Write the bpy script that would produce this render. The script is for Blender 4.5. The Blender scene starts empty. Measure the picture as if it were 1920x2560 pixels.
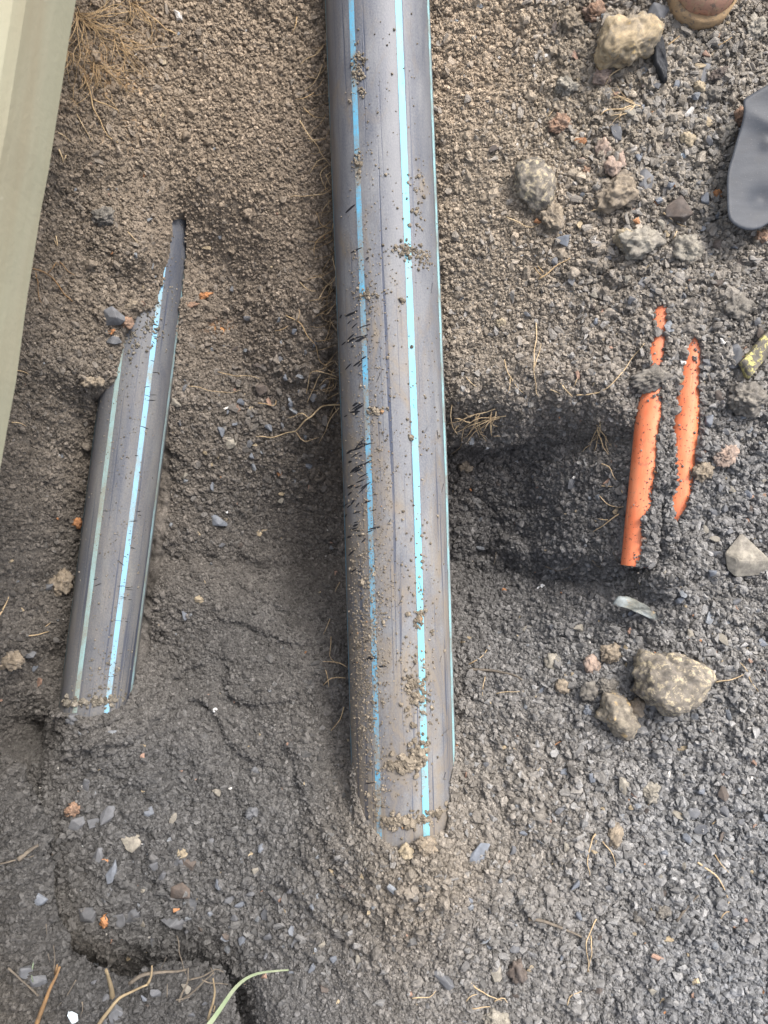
import bpy, bmesh, math, random
import numpy as np
from mathutils import Vector, Matrix, noise as mnoise

# ------------------------------------------------------------------ camera, sky, sun, exposure
sc = bpy.context.scene
CAMH = 1.15                       # camera height over the axis of the thick pipe
cam_d = bpy.data.cameras.new("camera")
cam = bpy.data.objects.new("camera", cam_d)
sc.collection.objects.link(cam)
cam.location = (0, 0, CAMH)
cam.rotation_euler = (0, 0, 0)    # looking straight down into the trench
cam_d.sensor_fit = 'VERTICAL'
cam_d.sensor_height = 36.0
cam_d.sensor_width = 27.0
cam_d.lens = 18.0 * CAMH / 0.8
cam_d.clip_start = 0.02
cam_d.clip_end = 100
cam_d.dof.use_dof = True
cam_d.dof.focus_distance = 1.13
cam_d.dof.aperture_fstop = 4.2
sc.camera = cam

SUN_EL, SUN_AZ = 50.0, 52.0       # azimuth measured from +x towards +y
world = bpy.data.worlds.new("World")
sc.world = world
world.use_nodes = True
wn = world.node_tree
bg = wn.nodes["Background"]
sky = wn.nodes.new("ShaderNodeTexSky")
sky.sky_type = 'NISHITA'
sky.sun_disc = False
sky.sun_elevation = math.radians(SUN_EL)
sky.sun_rotation = math.radians(90 - SUN_AZ)
sky.air_density = 1.0
sky.dust_density = 6.0
sky.ozone_density = 0.6
hs = wn.nodes.new('ShaderNodeHueSaturation')   # a thin even overcast: paler than a clear sky
hs.inputs['Saturation'].default_value = 0.55
wn.links.new(sky.outputs[0], hs.inputs['Color'])
wn.links.new(hs.outputs[0], bg.inputs[0])
bg.inputs[1].default_value = 0.15

sun_d = bpy.data.lights.new("sun", 'SUN')
sun_d.energy = 1.2
sun_d.angle = math.radians(18)
sun_d.color = (1.0, 0.95, 0.88)
sun = bpy.data.objects.new("sun", sun_d)
sc.collection.objects.link(sun)
_e, _a = math.radians(SUN_EL), math.radians(SUN_AZ)
_sd = Vector((math.cos(_e) * math.cos(_a), math.cos(_e) * math.sin(_a), math.sin(_e)))
sun.rotation_euler = _sd.to_track_quat('Z', 'Y').to_euler()
sun.location = _sd * 4

sc.view_settings.view_transform = 'Standard'
sc.view_settings.look = 'None'
sc.view_settings.exposure = 1.15
sc.view_settings.gamma = 1.0
sc.cycles.max_bounces = 5
sc.cycles.diffuse_bounces = 3

# ------------------------------------------------------------------ helpers
rng = np.random.default_rng(11)
random.seed(5)
C = sc.collection
D = 1920 / 1659.0                 # one unit of the enlarged viewing grid in photo pixels
PX = 1600.0                       # photo pixels per metre at z = 0

def tag(o, label=None, cat=None, group=None, kind=None):
    if label: o["label"] = label
    if cat: o["category"] = cat
    if group: o["group"] = group
    if kind: o["kind"] = kind
    return o

def link(o, parent=None):
    C.objects.link(o)
    if parent is not None:
        o.parent = parent
    return o

def empty(name, loc=(0, 0, 0), rot=(0, 0, 0)):
    o = bpy.data.objects.new(name, None)
    o.location = loc; o.rotation_euler = rot
    o.empty_display_size = 0.02
    return link(o)

def mesh_obj(name, verts, faces, mat, parent=None, smooth=True):
    me = bpy.data.meshes.new(name)
    me.from_pydata([tuple(v) for v in verts], [], faces)
    if smooth:
        me.polygons.foreach_set("use_smooth", [True] * len(me.polygons))
    me.materials.append(mat)
    me.update()
    o = bpy.data.objects.new(name, me)
    return link(o, parent)

def bm_obj(name, bm, mat, parent=None, smooth=True):
    me = bpy.data.meshes.new(name)
    bm.normal_update()
    bm.to_mesh(me); bm.free()
    if smooth:
        me.polygons.foreach_set("use_smooth", [True] * len(me.polygons))
    me.materials.append(mat)
    o = bpy.data.objects.new(name, me)
    return link(o, parent)

# ---- numpy noise
def _tab(seed, n=1):
    r = np.random.default_rng(seed)
    return r.random((n, 256, 256)).astype(np.float32)

def vnoise(x, y, wl, seed):
    t = _tab(seed)[0]
    u, v = x / wl + 1000.3, y / wl + 1000.7
    iu, iv = np.floor(u).astype(np.int64), np.floor(v).astype(np.int64)
    fu, fv = u - iu, v - iv
    fu = fu * fu * fu * (fu * (fu * 6 - 15) + 10); fv = fv * fv * fv * (fv * (fv * 6 - 15) + 10)
    a, b = t[iu & 255, iv & 255], t[(iu + 1) & 255, iv & 255]
    c, d = t[iu & 255, (iv + 1) & 255], t[(iu + 1) & 255, (iv + 1) & 255]
    return (a * (1 - fu) + b * fu) * (1 - fv) + (c * (1 - fu) + d * fu) * fv * 1.0 - 0.5

def fbm(x, y, wl, seed, octv=4, gain=0.5):
    s, a, tot = 0, 1.0, 0
    for k in range(octv):
        ang = 0.6 * k
        xr, yr = x * math.cos(ang) - y * math.sin(ang), x * math.sin(ang) + y * math.cos(ang)
        s = s + a * vnoise(xr, yr, wl / 2 ** k, seed + k); tot += a; a *= gain
    return s / tot * 2

def worley(x, y, cell, seed):
    t = _tab(seed, 3)
    u, v = x / cell + 2000.0, y / cell + 2000.0
    iu, iv = np.floor(u).astype(np.int64), np.floor(v).astype(np.int64)
    best = np.full(u.shape, 9.0, np.float64); second = best.copy(); rid = np.zeros(u.shape)
    for dx in (-1, 0, 1):
        for dy in (-1, 0, 1):
            a, b = (iu + dx) & 255, (iv + dy) & 255
            d = np.hypot(iu + dx + t[0][a, b] - u, iv + dy + t[1][a, b] - v)
            r = t[2][a, b]
            closer = d < best
            second = np.where(closer, best, np.minimum(second, d))
            rid = np.where(closer, r, rid)
            best = np.minimum(best, d)
    return best, second, rid

def sstep(a, b, x):
    t = np.clip((x - a) / (b - a), 0, 1)
    return t * t * (3 - 2 * t)

# ---- material helpers
def new_mat(name):
    m = bpy.data.materials.new(name)
    m.use_nodes = True
    nt = m.node_tree
    return m, nt, nt.nodes["Principled BSDF"]

class NB:
    def __init__(s, nt): s.nt = nt
    def n(s, typ, **kw):
        nd = s.nt.nodes.new("ShaderNode" + typ)
        for k, v in kw.items(): setattr(nd, k, v)
        return nd
    def l(s, a, b): s.nt.links.new(a, b)
    def noise(s, vec, scale, detail=4, rough=0.55, dist=0.0):
        nd = s.n("TexNoise"); nd.inputs["Scale"].default_value = scale
        nd.inputs["Detail"].default_value = detail; nd.inputs["Roughness"].default_value = rough
        nd.inputs["Distortion"].default_value = dist
        if vec is not None: s.l(vec, nd.inputs["Vector"])
        return nd.outputs["Fac"]
    def ramp(s, fac, stops, interp='LINEAR'):
        nd = s.n("ValToRGB"); cr = nd.color_ramp; cr.interpolation = interp
        while len(cr.elements) < len(stops): cr.elements.new(0.5)
        for e, (p, c) in zip(cr.elements, stops):
            e.position = p; e.color = (c, c, c, 1) if not isinstance(c, tuple) else (*c, 1)
        s.l(fac, nd.inputs[0])
        return nd.outputs["Color"]
    def mix(s, fac, a, b, mode='MIX'):
        nd = s.n("Mix", data_type='RGBA', blend_type=mode, clamp_factor=True)
        for sock, v in ((nd.inputs[0], fac), (nd.inputs[6], a), (nd.inputs[7], b)):
            if isinstance(v, (int, float)): sock.default_value = v
            elif isinstance(v, tuple): sock.default_value = (*v, 1)
            else: s.l(v, sock)
        return nd.outputs[2]
    def math(s, op, a, b=0.0, clamp=False):
        nd = s.n("Math", operation=op, use_clamp=clamp)
        for sock, v in ((nd.inputs[0], a), (nd.inputs[1], b)):
            if isinstance(v, (int, float)): sock.default_value = v
            else: s.l(v, sock)
        return nd.outputs[0]
    def bump(s, h, strength, dist, bsdf):
        nd = s.n("Bump"); nd.inputs["Strength"].default_value = strength; nd.inputs["Distance"].default_value = dist
        s.l(h, nd.inputs["Height"]); s.l(nd.outputs[0], bsdf.inputs["Normal"])
    def mapping(s, vec, scale=(1, 1, 1), rot=(0, 0, 0), loc=(0, 0, 0)):
        nd = s.n("Mapping"); nd.inputs["Scale"].default_value = scale
        nd.inputs["Rotation"].default_value = rot; nd.inputs["Location"].default_value = loc
        s.l(vec, nd.inputs["Vector"]); return nd.outputs[0]

def pbr(b, rough=0.9, spec=0.3):
    b.inputs["Roughness"].default_value = rough
    b.inputs["Specular IOR Level"].default_value = spec

# soil of the ground sheet: hue from a per-vertex soil map, grain from noise
M_SOIL, nt, bs = new_mat("soil"); nb = NB(nt); pbr(bs, 0.95, 0.15)
geo = nb.n("NewGeometry").outputs["Position"]
att = nb.n("Attribute", attribute_name="tint").outputs["Color"]
f1 = nb.ramp(nb.noise(geo, 55, 5, 0.6), [(0.3, 0.72), (0.7, 1.25)])
f2 = nb.ramp(nb.noise(geo, 420, 3, 0.65), [(0.28, 0.5), (0.72, 1.5)])
c = nb.mix(1.0, att, f1, 'MULTIPLY'); c = nb.mix(1.0, c, f2, 'MULTIPLY')
nb.l(c, bs.inputs["Base Color"])
nb.bump(nb.noise(geo, 600, 4, 0.7), 0.9, 0.0022, bs)

# loose crumbs and chips: colour carried by every piece
def piece_mat(name, rough, spec, bscale, bstr):
    m, nt, bs = new_mat(name); nb = NB(nt); pbr(bs, rough, spec)
    att = nb.n("Attribute", attribute_name="col", attribute_type='INSTANCER').outputs["Color"]
    obj = nb.n("TexCoord").outputs["Object"]
    f = nb.ramp(nb.noise(obj, bscale, 4, 0.6), [(0.3, 0.7), (0.7, 1.25)])
    nb.l(nb.mix(1.0, att, f, 'MULTIPLY'), bs.inputs["Base Color"])
    nb.bump(nb.noise(obj, bscale * 2.2, 4, 0.7), bstr, 0.12, bs)
    return m
M_CRUMB = piece_mat("soil_crumb", 0.95, 0.12, 2.5, 0.35)
M_CHIP = piece_mat("stone_chip", 0.7, 0.35, 1.6, 0.35)

def stone_mat(name, col, col2=None, fscale=60, spots=None, rough=0.85, spec=0.25, bump=0.7, dark=0.55):
    m, nt, bs = new_mat(name); nb = NB(nt); pbr(bs, rough, spec)
    obj = nb.n("TexCoord").outputs["Object"]
    f = nb.ramp(nb.noise(obj, fscale, 6, 0.65), [(0.3, dark), (0.72, 1.35)])
    base = col
    if col2:
        base = nb.mix(nb.ramp(nb.noise(obj, fscale * 0.35, 5, 0.6, 0.6), [(0.42, 0.0), (0.58, 1.0)]), col, col2)
    c = nb.mix(1.0, base, f, 'MULTIPLY')
    if spots:
        sc_, lo, hi, scol = spots
        c = nb.mix(nb.ramp(nb.noise(obj, sc_, 4, 0.7), [(lo, 0.0), (hi, 1.0)]), c, scol)
    nb.l(c, bs.inputs["Base Color"])
    nb.bump(nb.noise(obj, fscale * 5, 5, 0.75), bump * .6, 0.003, bs)
    return m

SM = {
 'slate':  stone_mat("slate_stone", (0.115, 0.12, 0.13), (0.09, 0.092, 0.1), 70, rough=0.65, spec=0.4, bump=0.35, dark=0.75),
 'slateb': stone_mat("bluish_slate_stone", (0.14, 0.155, 0.18), (0.11, 0.12, 0.14), 70, rough=0.6, spec=0.4, bump=0.3, dark=0.78),
 'brownstone': stone_mat("brown_stone", (0.12, 0.098, 0.085), (0.1, 0.09, 0.085), 60, rough=0.8),
 'grey':   stone_mat("grey_stone", (0.28, 0.26, 0.22), (0.21, 0.195, 0.17), 110),
 'clod':   stone_mat("soil_clod", (0.2, 0.186, 0.165), (0.16, 0.15, 0.138), 110, bump=1.0, rough=0.95, spec=0.1, spots=(260, 0.64, 0.72, (0.2, 0.18, 0.15))),
 'brown':  stone_mat("brown_clod", (0.28, 0.235, 0.18), (0.22, 0.19, 0.155), 110, bump=1.0, rough=0.95, spec=0.1),
 'rust':   stone_mat("rusty_clod", (0.28, 0.18, 0.125), (0.21, 0.155, 0.122), 100, bump=0.9),
 'orange': stone_mat("orange_pebble", (0.42, 0.2, 0.09), (0.34, 0.18, 0.1), 90, bump=0.6),
 'pink':   stone_mat("pinkish_stone", (0.35, 0.265, 0.215), (0.25, 0.205, 0.178), 90, bump=0.9),
 'tan':    stone_mat("tan_stone", (0.35, 0.295, 0.21), (0.27, 0.23, 0.17), 80, bump=0.7),
 'white':  stone_mat("white_fragment", (0.75, 0.76, 0.76), (0.5, 0.52, 0.55), 90, bump=0.5),
 'bluewhite': stone_mat("bluish_white_fragment", (0.62, 0.72, 0.8), (0.22, 0.23, 0.24), 110, bump=0.5),
 'yellow': stone_mat("ochre_rock", (0.36, 0.29, 0.19), (0.25, 0.215, 0.165), 90, bump=1.0, spots=(70, 0.58, 0.68, (0.46, 0.34, 0.17))),
 'lichen': stone_mat("speckled_rock", (0.24, 0.215, 0.18), (0.15, 0.137, 0.12), 130, bump=1.0, spots=(110, 0.51, 0.62, (0.44, 0.38, 0.27))),
 'char':   stone_mat("charred_wood", (0.045, 0.047, 0.052), None, 60, bump=0.8, rough=0.8),
 'slateg': stone_mat("greenish_slate", (0.16, 0.165, 0.145), (0.22, 0.245, 0.25), 45, rough=0.6, bump=0.4, spots=(60, 0.6, 0.7, (0.3, 0.22, 0.13))),
}

def fibre_mat(name, col, col2, scale=90, rough=0.85):
    m, nt, bs = new_mat(name); nb = NB(nt); pbr(bs, rough, 0.25)
    obj = nb.n("TexCoord").outputs["Object"]
    nb.l(nb.mix(nb.ramp(nb.noise(obj, scale, 4, 0.6), [(0.35, 0.0), (0.65, 1.0)]), col, col2), bs.inputs["Base Color"])
    nb.bump(nb.noise(obj, scale * 8, 3, 0.6), 0.6, 0.001, bs)
    return m
M_ROOT = fibre_mat("pale_root", (0.55, 0.43, 0.27), (0.38, 0.28, 0.17))
M_ROOT_O = fibre_mat("golden_root", (0.44, 0.32, 0.18), (0.34, 0.235, 0.13))
M_ROOT_D = fibre_mat("earthy_root", (0.17, 0.145, 0.115), (0.11, 0.095, 0.08), 140)
M_TWIG = fibre_mat("brown_twig", (0.3, 0.18, 0.085), (0.17, 0.115, 0.07), 60)
M_STRAW = fibre_mat("split_wood", (0.3, 0.24, 0.15), (0.2, 0.155, 0.1), 50)
M_GRASS = fibre_mat("grass_blade", (0.17, 0.22, 0.13), (0.25, 0.28, 0.19), 30, 0.6)

# ------------------------------------------------------------------ terrain: control heights
def w_from_px(px, py, z):
    k = (CAMH - z) / CAMH / PX
    return (px - 960) * k, (1280 - py) * k

MAIN_Z, MAIN_R = 0.0, 0.0815
LEFT_Z, LEFT_R = -0.13, 0.0588
DUCT_Z, DUCT_R = 0.031, 0.0225

cps = """
120 0 .06|250 0 .01|450 0 -.02|650 0 -.035|200 250 .02|400 250 -.035|600 250 -.05|690 250 -.06|130 450 .0|250 450 -.02|450 430 -.072|600 450 -.075|690 480 -.085
330 560 -.05|300 500 -.03|250 600 -.04|200 720 -.05|260 700 -.055|120 650 -.01|130 850 -.05|190 850 -.068|220 790 -.06|60 800 .0|412 490 -.098|420 560 -.13|425 650 -.145|425 760 -.165|600 650 -.11|690 620 -.075|700 720 -.075
450 850 -.17|600 850 -.16|700 850 -.10|690 930 -.13|400 1000 -.2|550 1000 -.205|700 1000 -.2|370 1180 -.22|550 1190 -.26|700 1190 -.27
350 1300 -.20|500 1300 -.19|650 1300 -.19|720 1300 -.19|330 1450 -.185|450 1450 -.16|600 1450 -.12|700 1450 -.10|330 1550 -.1|280 1545 -.078|210 1555 -.066|150 1570 -.078|160 1620 -.08|230 1640 -.072|112 1600 -.15|500 1600 -.105|700 1600 -.06
60 1660 -.18|105 1690 -.1|150 1690 -.08|60 1750 -.1|300 1750 -.07|500 1750 -.065|700 1750 -.0|760 1800 .05|20 1620 -.18|20 1720 -.17|20 1790 -.08
150 1850 -.085|200 1950 -.07|400 1950 -.06|600 1950 -.01|750 1950 .05|150 2050 -.11|300 2050 -.12|450 2050 -.1|600 2030 -.0|750 2100 .055|250 2120 -.24|400 2120 -.22|110 2100 -.2|520 2120 -.1|250 2200 -.26|400 2200 -.22|90 2000 -.11|110 1940 -.09|300 2320 -.1|60 2320 -.05
20 1860 -.05|20 1960 -.09|20 2100 -.1|20 2250 -.08|560 2200 .0|600 2160 .04|650 2200 .055
20 1000 -.02|20 1200 -.06|20 1400 -.10|100 1000 -.09|80 1200 -.12|70 1400 -.14|185 960 -.155|165 1100 -.175|140 1250 -.185|115 1400 -.195|100 1500 -.18|205 885 -.11
1000 0 -.01|1200 0 .025|1500 0 .045|1650 0 .05|990 250 -.015|1200 250 .015|1450 250 .045|1650 250 .045|1000 500 -.02|1200 500 .015|1450 500 .035|1650 500 .045
1000 750 -.03|1200 750 .0|1350 700 .03|1370 800 .035|1500 750 .047|1650 750 .055|990 880 -.045|1100 900 -.03|1200 900 -.015|1300 900 .015|1360 900 .02
990 965 -.13|1150 970 -.12|1250 965 -.08|1330 975 -.02|1000 1080 -.2|1150 1080 -.19|1270 1080 -.155|1325 1120 -.08|1325 1195 -.09|1340 1040 -.015|1000 1190 -.235|1150 1195 -.215|1310 1235 -.05|1250 1185 -.17
1430 950 .042|1430 1050 .042|1420 1150 .04|1520 900 .046|1510 1050 .046|1490 1150 .046|1400 1230 .035|1000 1290 -.2|1150 1290 -.14|1300 1290 -.03|1400 1290 .025|1500 1250 .045
1000 1450 -.08|1150 1450 -.035|1300 1450 .015|1500 1400 .045|1650 1300 .055|1000 1600 -.025|1150 1600 .015|1400 1600 .035|1650 1550 .05|1000 1720 .02|1150 1750 .04|1400 1800 .045|1650 1800 .05
980 1780 .055|850 1850 .085|920 1850 .09|1000 1950 .08|1250 2000 .055|1500 2000 .055|900 2200 .075|1200 2200 .065|1600 2200 .06
740 1100 -.25|740 1300 -.2|740 1500 -.1|740 1650 -.045|740 900 -.12|740 600 -.1
-200 0 .2|-200 600 .17|-200 1200 .12|-250 1800 .12|-250 2300 .1|400 2600 .05|650 2500 .1|1000 2600 .1|1600 2600 .08|2000 2300 .07|2000 1600 .07|2000 900 .07|2000 200 .06|1700 -350 .06|1200 -350 .03|900 -350 -.0|500 -350 -.02|0 -350 .12
"""
P, Zc = [], []
for tok in cps.replace("\n", "|").split("|"):
    tok = tok.strip()
    if not tok: continue
    a, b, z = map(float, tok.split())
    P.append(w_from_px(a * D, b * D, z)); Zc.append(z)
# far surroundings: unseen bank left and lower left, raised to block sky light; level elsewhere
for (x, y, z) in [(-1.5, 2, 1.1), (-1.5, 1, 1.2), (-1.5, 0, 1.25), (-1.5, -1, 1.25), (-1.5, -2, 1.2), (-1.0, 1.4, .6), (-1.0, .5, .62), (-1.0, -.4, .65), (-1.0, -1.1, .8), (-.5, -1.6, .85),
                  (.2, -1.9, .4), (1.2, -1.9, .15), (1.9, -1, .12), (1.9, 0, .12), (1.9, 1, .12), (1.3, 1.9, .1), (.3, 1.9, .02), (-.6, 1.9, .15)]:
    P.append((x, y)); Zc.append(z)
P = np.array(P); Zc = np.array(Zc)
def _tps(r2):
    return np.where(r2 > 1e-12, 0.5 * r2 * np.log(np.maximum(r2, 1e-12)), 0.0)
n = len(P)
K = _tps(((P[:, None] - P[None]) ** 2).sum(-1)) + np.eye(n) * 3e-6
A = np.zeros((n + 3, n + 3)); A[:n, :n] = K; A[:n, n] = 1; A[:n, n + 1:] = P; A[n, :n] = 1; A[n + 1:, :n] = P.T
W = np.linalg.solve(A, np.concatenate([Zc, np.zeros(3)]))
cgx = np.concatenate([np.arange(-2.0, -.8, .04), np.arange(-.8, .8, .012), np.arange(.8, 2.01, .04)]); cgy = np.concatenate([np.arange(-2.2, -1.0, .04), np.arange(-1.0, 1.0, .012), np.arange(1.0, 2.21, .04)])
CX, CY = np.meshgrid(cgx, cgy, indexing='ij')
CZ = np.full(CX.shape, W[n]) + W[n + 1] * CX + W[n + 2] * CY
for i in range(n):
    CZ += W[i] * _tps((CX - P[i, 0]) ** 2 + (CY - P[i, 1]) ** 2)

def bil(gx, gy, Z, x, y):
    u = np.clip(np.interp(x, gx, np.arange(len(gx))), 0, len(gx) - 1.001)
    v = np.clip(np.interp(y, gy, np.arange(len(gy))), 0, len(gy) - 1.001)
    i, j = u.astype(int), v.astype(int); fu, fv = u - i, v - j
    return (Z[i, j] * (1 - fu) + Z[i + 1, j] * fu) * (1 - fv) + (Z[i, j + 1] * (1 - fu) + Z[i + 1, j + 1] * fu) * fv

def axis_x(gx, fine, x0, x1, grow=1.35):
    mid = np.arange(x0, x1 + fine / 2, fine)
    out, s = [], fine * 2
    while sum(out) < 9: out.append(s); s *= grow
    off = np.cumsum(out)
    return np.concatenate([(mid[0] - off)[::-1], mid, mid[-1] + off])
gx = axis_x(None, 0.002, -0.73, 0.71)
gy = axis_x(None, 0.002, -0.92, 0.92)
X, Y = np.meshgrid(gx, gy, indexing='ij')
# uneven outline of ledges: warp the place where the broad shape is read
wx = X + 0.016 * fbm(X, Y, 0.10, 31, 4, 0.6); wy = Y + 0.016 * fbm(X, Y, 0.10, 41, 4, 0.6)
G = bil(cgx, cgy, CZ, wx, wy)
# region masks in photo-like plan coordinates (metres)
def blob(cx, cy, rx, ry):
    x0, y0 = (cx * D - 960) / PX, (1280 - cy * D) / PX
    return np.exp(-(((X - x0) / (rx * D / PX)) ** 2 + ((Y - y0) / (ry * D / PX)) ** 2))
# the cut across the trench: a crease at the foot of the cut face, a lip above it
yc = -.085 + .030 * fbm(X, .3 * Y, .16, 401, 4)
cw = np.clip(sstep(-.50, -.42, X) * (1 - sstep(-.10, -.04, X)) + sstep(.0, .04, X) * (1 - sstep(.20, .27, X)), 0, 1)
up_ = np.clip((Y - yc) / .045, 0, 1); dn_ = np.clip((yc - Y) / .07, 0, 1)
G -= (.018 + .018 * sstep(0, .05, X)) * np.clip(.9 + 1.2 * fbm(X, Y, .09, 421, 3), .1, 1.6) * cw * np.where(Y > yc, (1 - up_) ** 1.5, (1 - dn_) ** 2)
tt = 3.2 * fbm(X + .4, Y, .30, 431, 3) + 2.2 * Y / .3; fl = np.floor(tt); fr = tt - fl
lowl = np.clip(blob(420, 1600, 380, 330) + .6 * blob(600, 2000, 250, 150), 0, 1)
G += lowl * .022 * (sstep(.38, .62, fr) - fr)
G += lowl * .012 * fbm(X, Y, .14, 441, 3)
yl = .118 + .02 * fbm(X, 0 * X + 1, .10, 411, 3)
G += .036 * sstep(.02, .06, X) * (1 - sstep(.20, .28, X)) * np.where(Y > yl, np.exp(-(Y - yl) / .05), -.6 * np.exp(-(yl - Y) / .035))
G += 0.006 * fbm(X, Y, 0.12, 3, 3) + 0.0045 * fbm(X, Y, 0.045, 7, 3)
inner = (np.abs(X) < 0.95) & (np.abs(Y) < 1.15)

smooth_m = np.clip(.75 * blob(450, 500, 420, 560) + .8 * blob(1090, 400, 150, 480) + blob(560, 1350, 300, 330) + blob(850, 2080, 220, 140) + blob(620, 2150, 150, 90) + 0.5 * blob(500, 350, 260, 300), 0, 1)
F1, F2, R1 = worley(X, Y, 0.034, 51)
cl = np.sqrt(np.clip(1 - (F1 / 0.62) ** 2, 0, 1)) * (R1 > 0.45)
G += (1 - 0.85 * smooth_m) * 0.0075 * cl * (0.4 + R1)
rootw = blob(680, 760, 45, 230)
G -= .035 * blob(712, 760, 22, 200)
G += .016 * rootw * cl * (.5 + R1) - .01 * rootw
F1, F2, R1 = worley(X + 0.004 * fbm(X, Y, .03, 71, 2), Y, 0.0155, 52)
G += (1 - 0.7 * smooth_m) * 0.0048 * np.sqrt(np.clip(1 - (F1 / 0.7) ** 2, 0, 1)) * (0.35 + R1)
F1, F2, R1 = worley(X, Y + 0.002 * fbm(X, Y, .02, 73, 2), 0.0078, 53)
G += (1 - .55 * smooth_m) * 0.0030 * np.sqrt(np.clip(1 - (F1 / 0.75) ** 2, 0, 1)) * (0.4 + R1)
G += 0.0012 * fbm(X, Y, 0.007, 61, 2)
# small cracks and slipped edges on the lower slope
cr = np.abs(fbm(X * 0.7 + 3, Y + X * 0.6, 0.16, 91, 4))
G -= 0.016 * (1 - sstep(0.0, 0.05, cr)) * np.clip(blob(560, 1430, 260, 180) + blob(1150, 1060, 150, 130), 0, 1)

# ---- pipes: where the soil covers them and where it leaves them bare
class Pipe: pass
def mk_pipe(ctrl, z, R, lo, hi, seed, ragged, tilt=0.0):
    def seen(v):      # offset as it shows from above the trench -> offset in plan
        return v if abs(v) >= 1 else math.sin(max(-1.5, min(1.5, math.asin(v) + math.radians(tilt))))
    lo = [(a, seen(b)) for a, b in lo]; hi = [(a, seen(b)) for a, b in hi]
    p = Pipe(); p.z = z; p.R = R
    pts = np.array([w_from_px(a * D, b * D, z) for a, b in ctrl])
    pts = pts[np.argsort(pts[:, 1])]
    p.y, p.x = pts[:, 1], pts[:, 0]
    def tab(t):
        rows = sorted([(w_from_px(0, r[0] * D, z)[1],) + tuple(r[1:]) for r in t])
        return np.array(rows)
    p.lo = tab(lo); p.hi = tab(hi); p.seed = seed; p.ragged = ragged
    p.ya, p.yb = p.lo[:, 0].min() - .03, p.lo[:, 0].max() + .05
    return p
def axis_at(p, y):
    x = np.interp(y, p.y, p.x)
    lo_, hi_ = y < p.y[0], y > p.y[-1]
    s0 = (p.x[1] - p.x[0]) / (p.y[1] - p.y[0]); s1 = (p.x[-1] - p.x[-2]) / (p.y[-1] - p.y[-2])
    return np.where(lo_, p.x[0] + (y - p.y[0]) * s0, np.where(hi_, p.x[-1] + (y - p.y[-1]) * s1, x))
def vis_rows(p, y, d, x):
    l = np.interp(y, p.lo[:, 0], p.lo[:, 1]); r = np.interp(y, p.hi[:, 0], p.hi[:, 1])
    rag = p.ragged * (.45 * fbm(x, y, 0.011, p.seed, 2, 0.5) + 1.3 * fbm(x, y, 0.034, p.seed + 9, 3, .6))
    return (d / p.R > l + rag) & (d / p.R < r + rag * 0.8) & (r - l > 0.02)
B = 1.5
main = mk_pipe([(815, 0), (835, 520), (854.5, 1040), (867.5, 1500), (876, 1800)], MAIN_Z, MAIN_R,
   [(-500, -B), (1600, -B), (1640, -.98), (1700, -.86), (1745, -.69), (1765, -.5), (1775, -.3), (1780, 0)],
   [(-500, B), (1580, B), (1620, .97), (1660, .83), (1745, .76), (1756, .74), (1765, .2), (1775, -.1), (1780, 0)], 201, .05)
left = mk_pipe([(208, 1520), (290, 880), (338, 500)], LEFT_Z, LEFT_R,
   [(478, 1.2), (484, .8), (496, .45), (530, .42), (570, .44), (640, .33), (668, .28), (684, .2), (700, -.18), (735, -.42), (840, -.6), (862, -.95), (882, -B), (1518, -B), (1522, -.8), (1528, 0)],
   [(480, 1), (486, B), (1505, B), (1515, .9), (1524, .3), (1528, 0)], 211, .05, 19)
d1 = mk_pipe([(1375, 1215), (1411, 850), (1429, 670)], DUCT_Z, DUCT_R,
   [(666, 0), (672, -.4), (700, -.45), (715, -.1), (735, -.3), (755, -.7), (780, -.5), (794, -.4), (797, 0), (838, 0), (841, .2), (846, -.7), (852, -B), (1217, -B), (1223, 0)],
   [(666, 0), (672, .35), (700, .42), (790, .35), (797, 0), (826, 0.0), (832, .5), (846, .5), (950, .55), (1050, .5), (1090, .45), (1120, .1), (1180, .25), (1212, .15), (1223, 0)], 221, .13, -19)
d2 = mk_pipe([(1465, 1100), (1490, 800), (1496, 735)], DUCT_Z, DUCT_R,
   [(735, 0), (742, -.3), (770, -.5), (800, -.68), (900, -.85), (1000, -.86), (1060, -.72), (1100, -.6), (1122, -.35), (1147, 0)],
   [(735, 0), (742, .25), (770, .5), (800, .62), (900, .82), (1000, .8), (1060, .65), (1095, .45), (1115, .1), (1147, 0)], 231, .13, -20)
PIPES = (main, left, d1, d2)
main.yb = 9.0; d1.ya = w_from_px(0, 1224 * D, DUCT_Z)[1]
bare = np.zeros(X.shape, bool)
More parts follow.
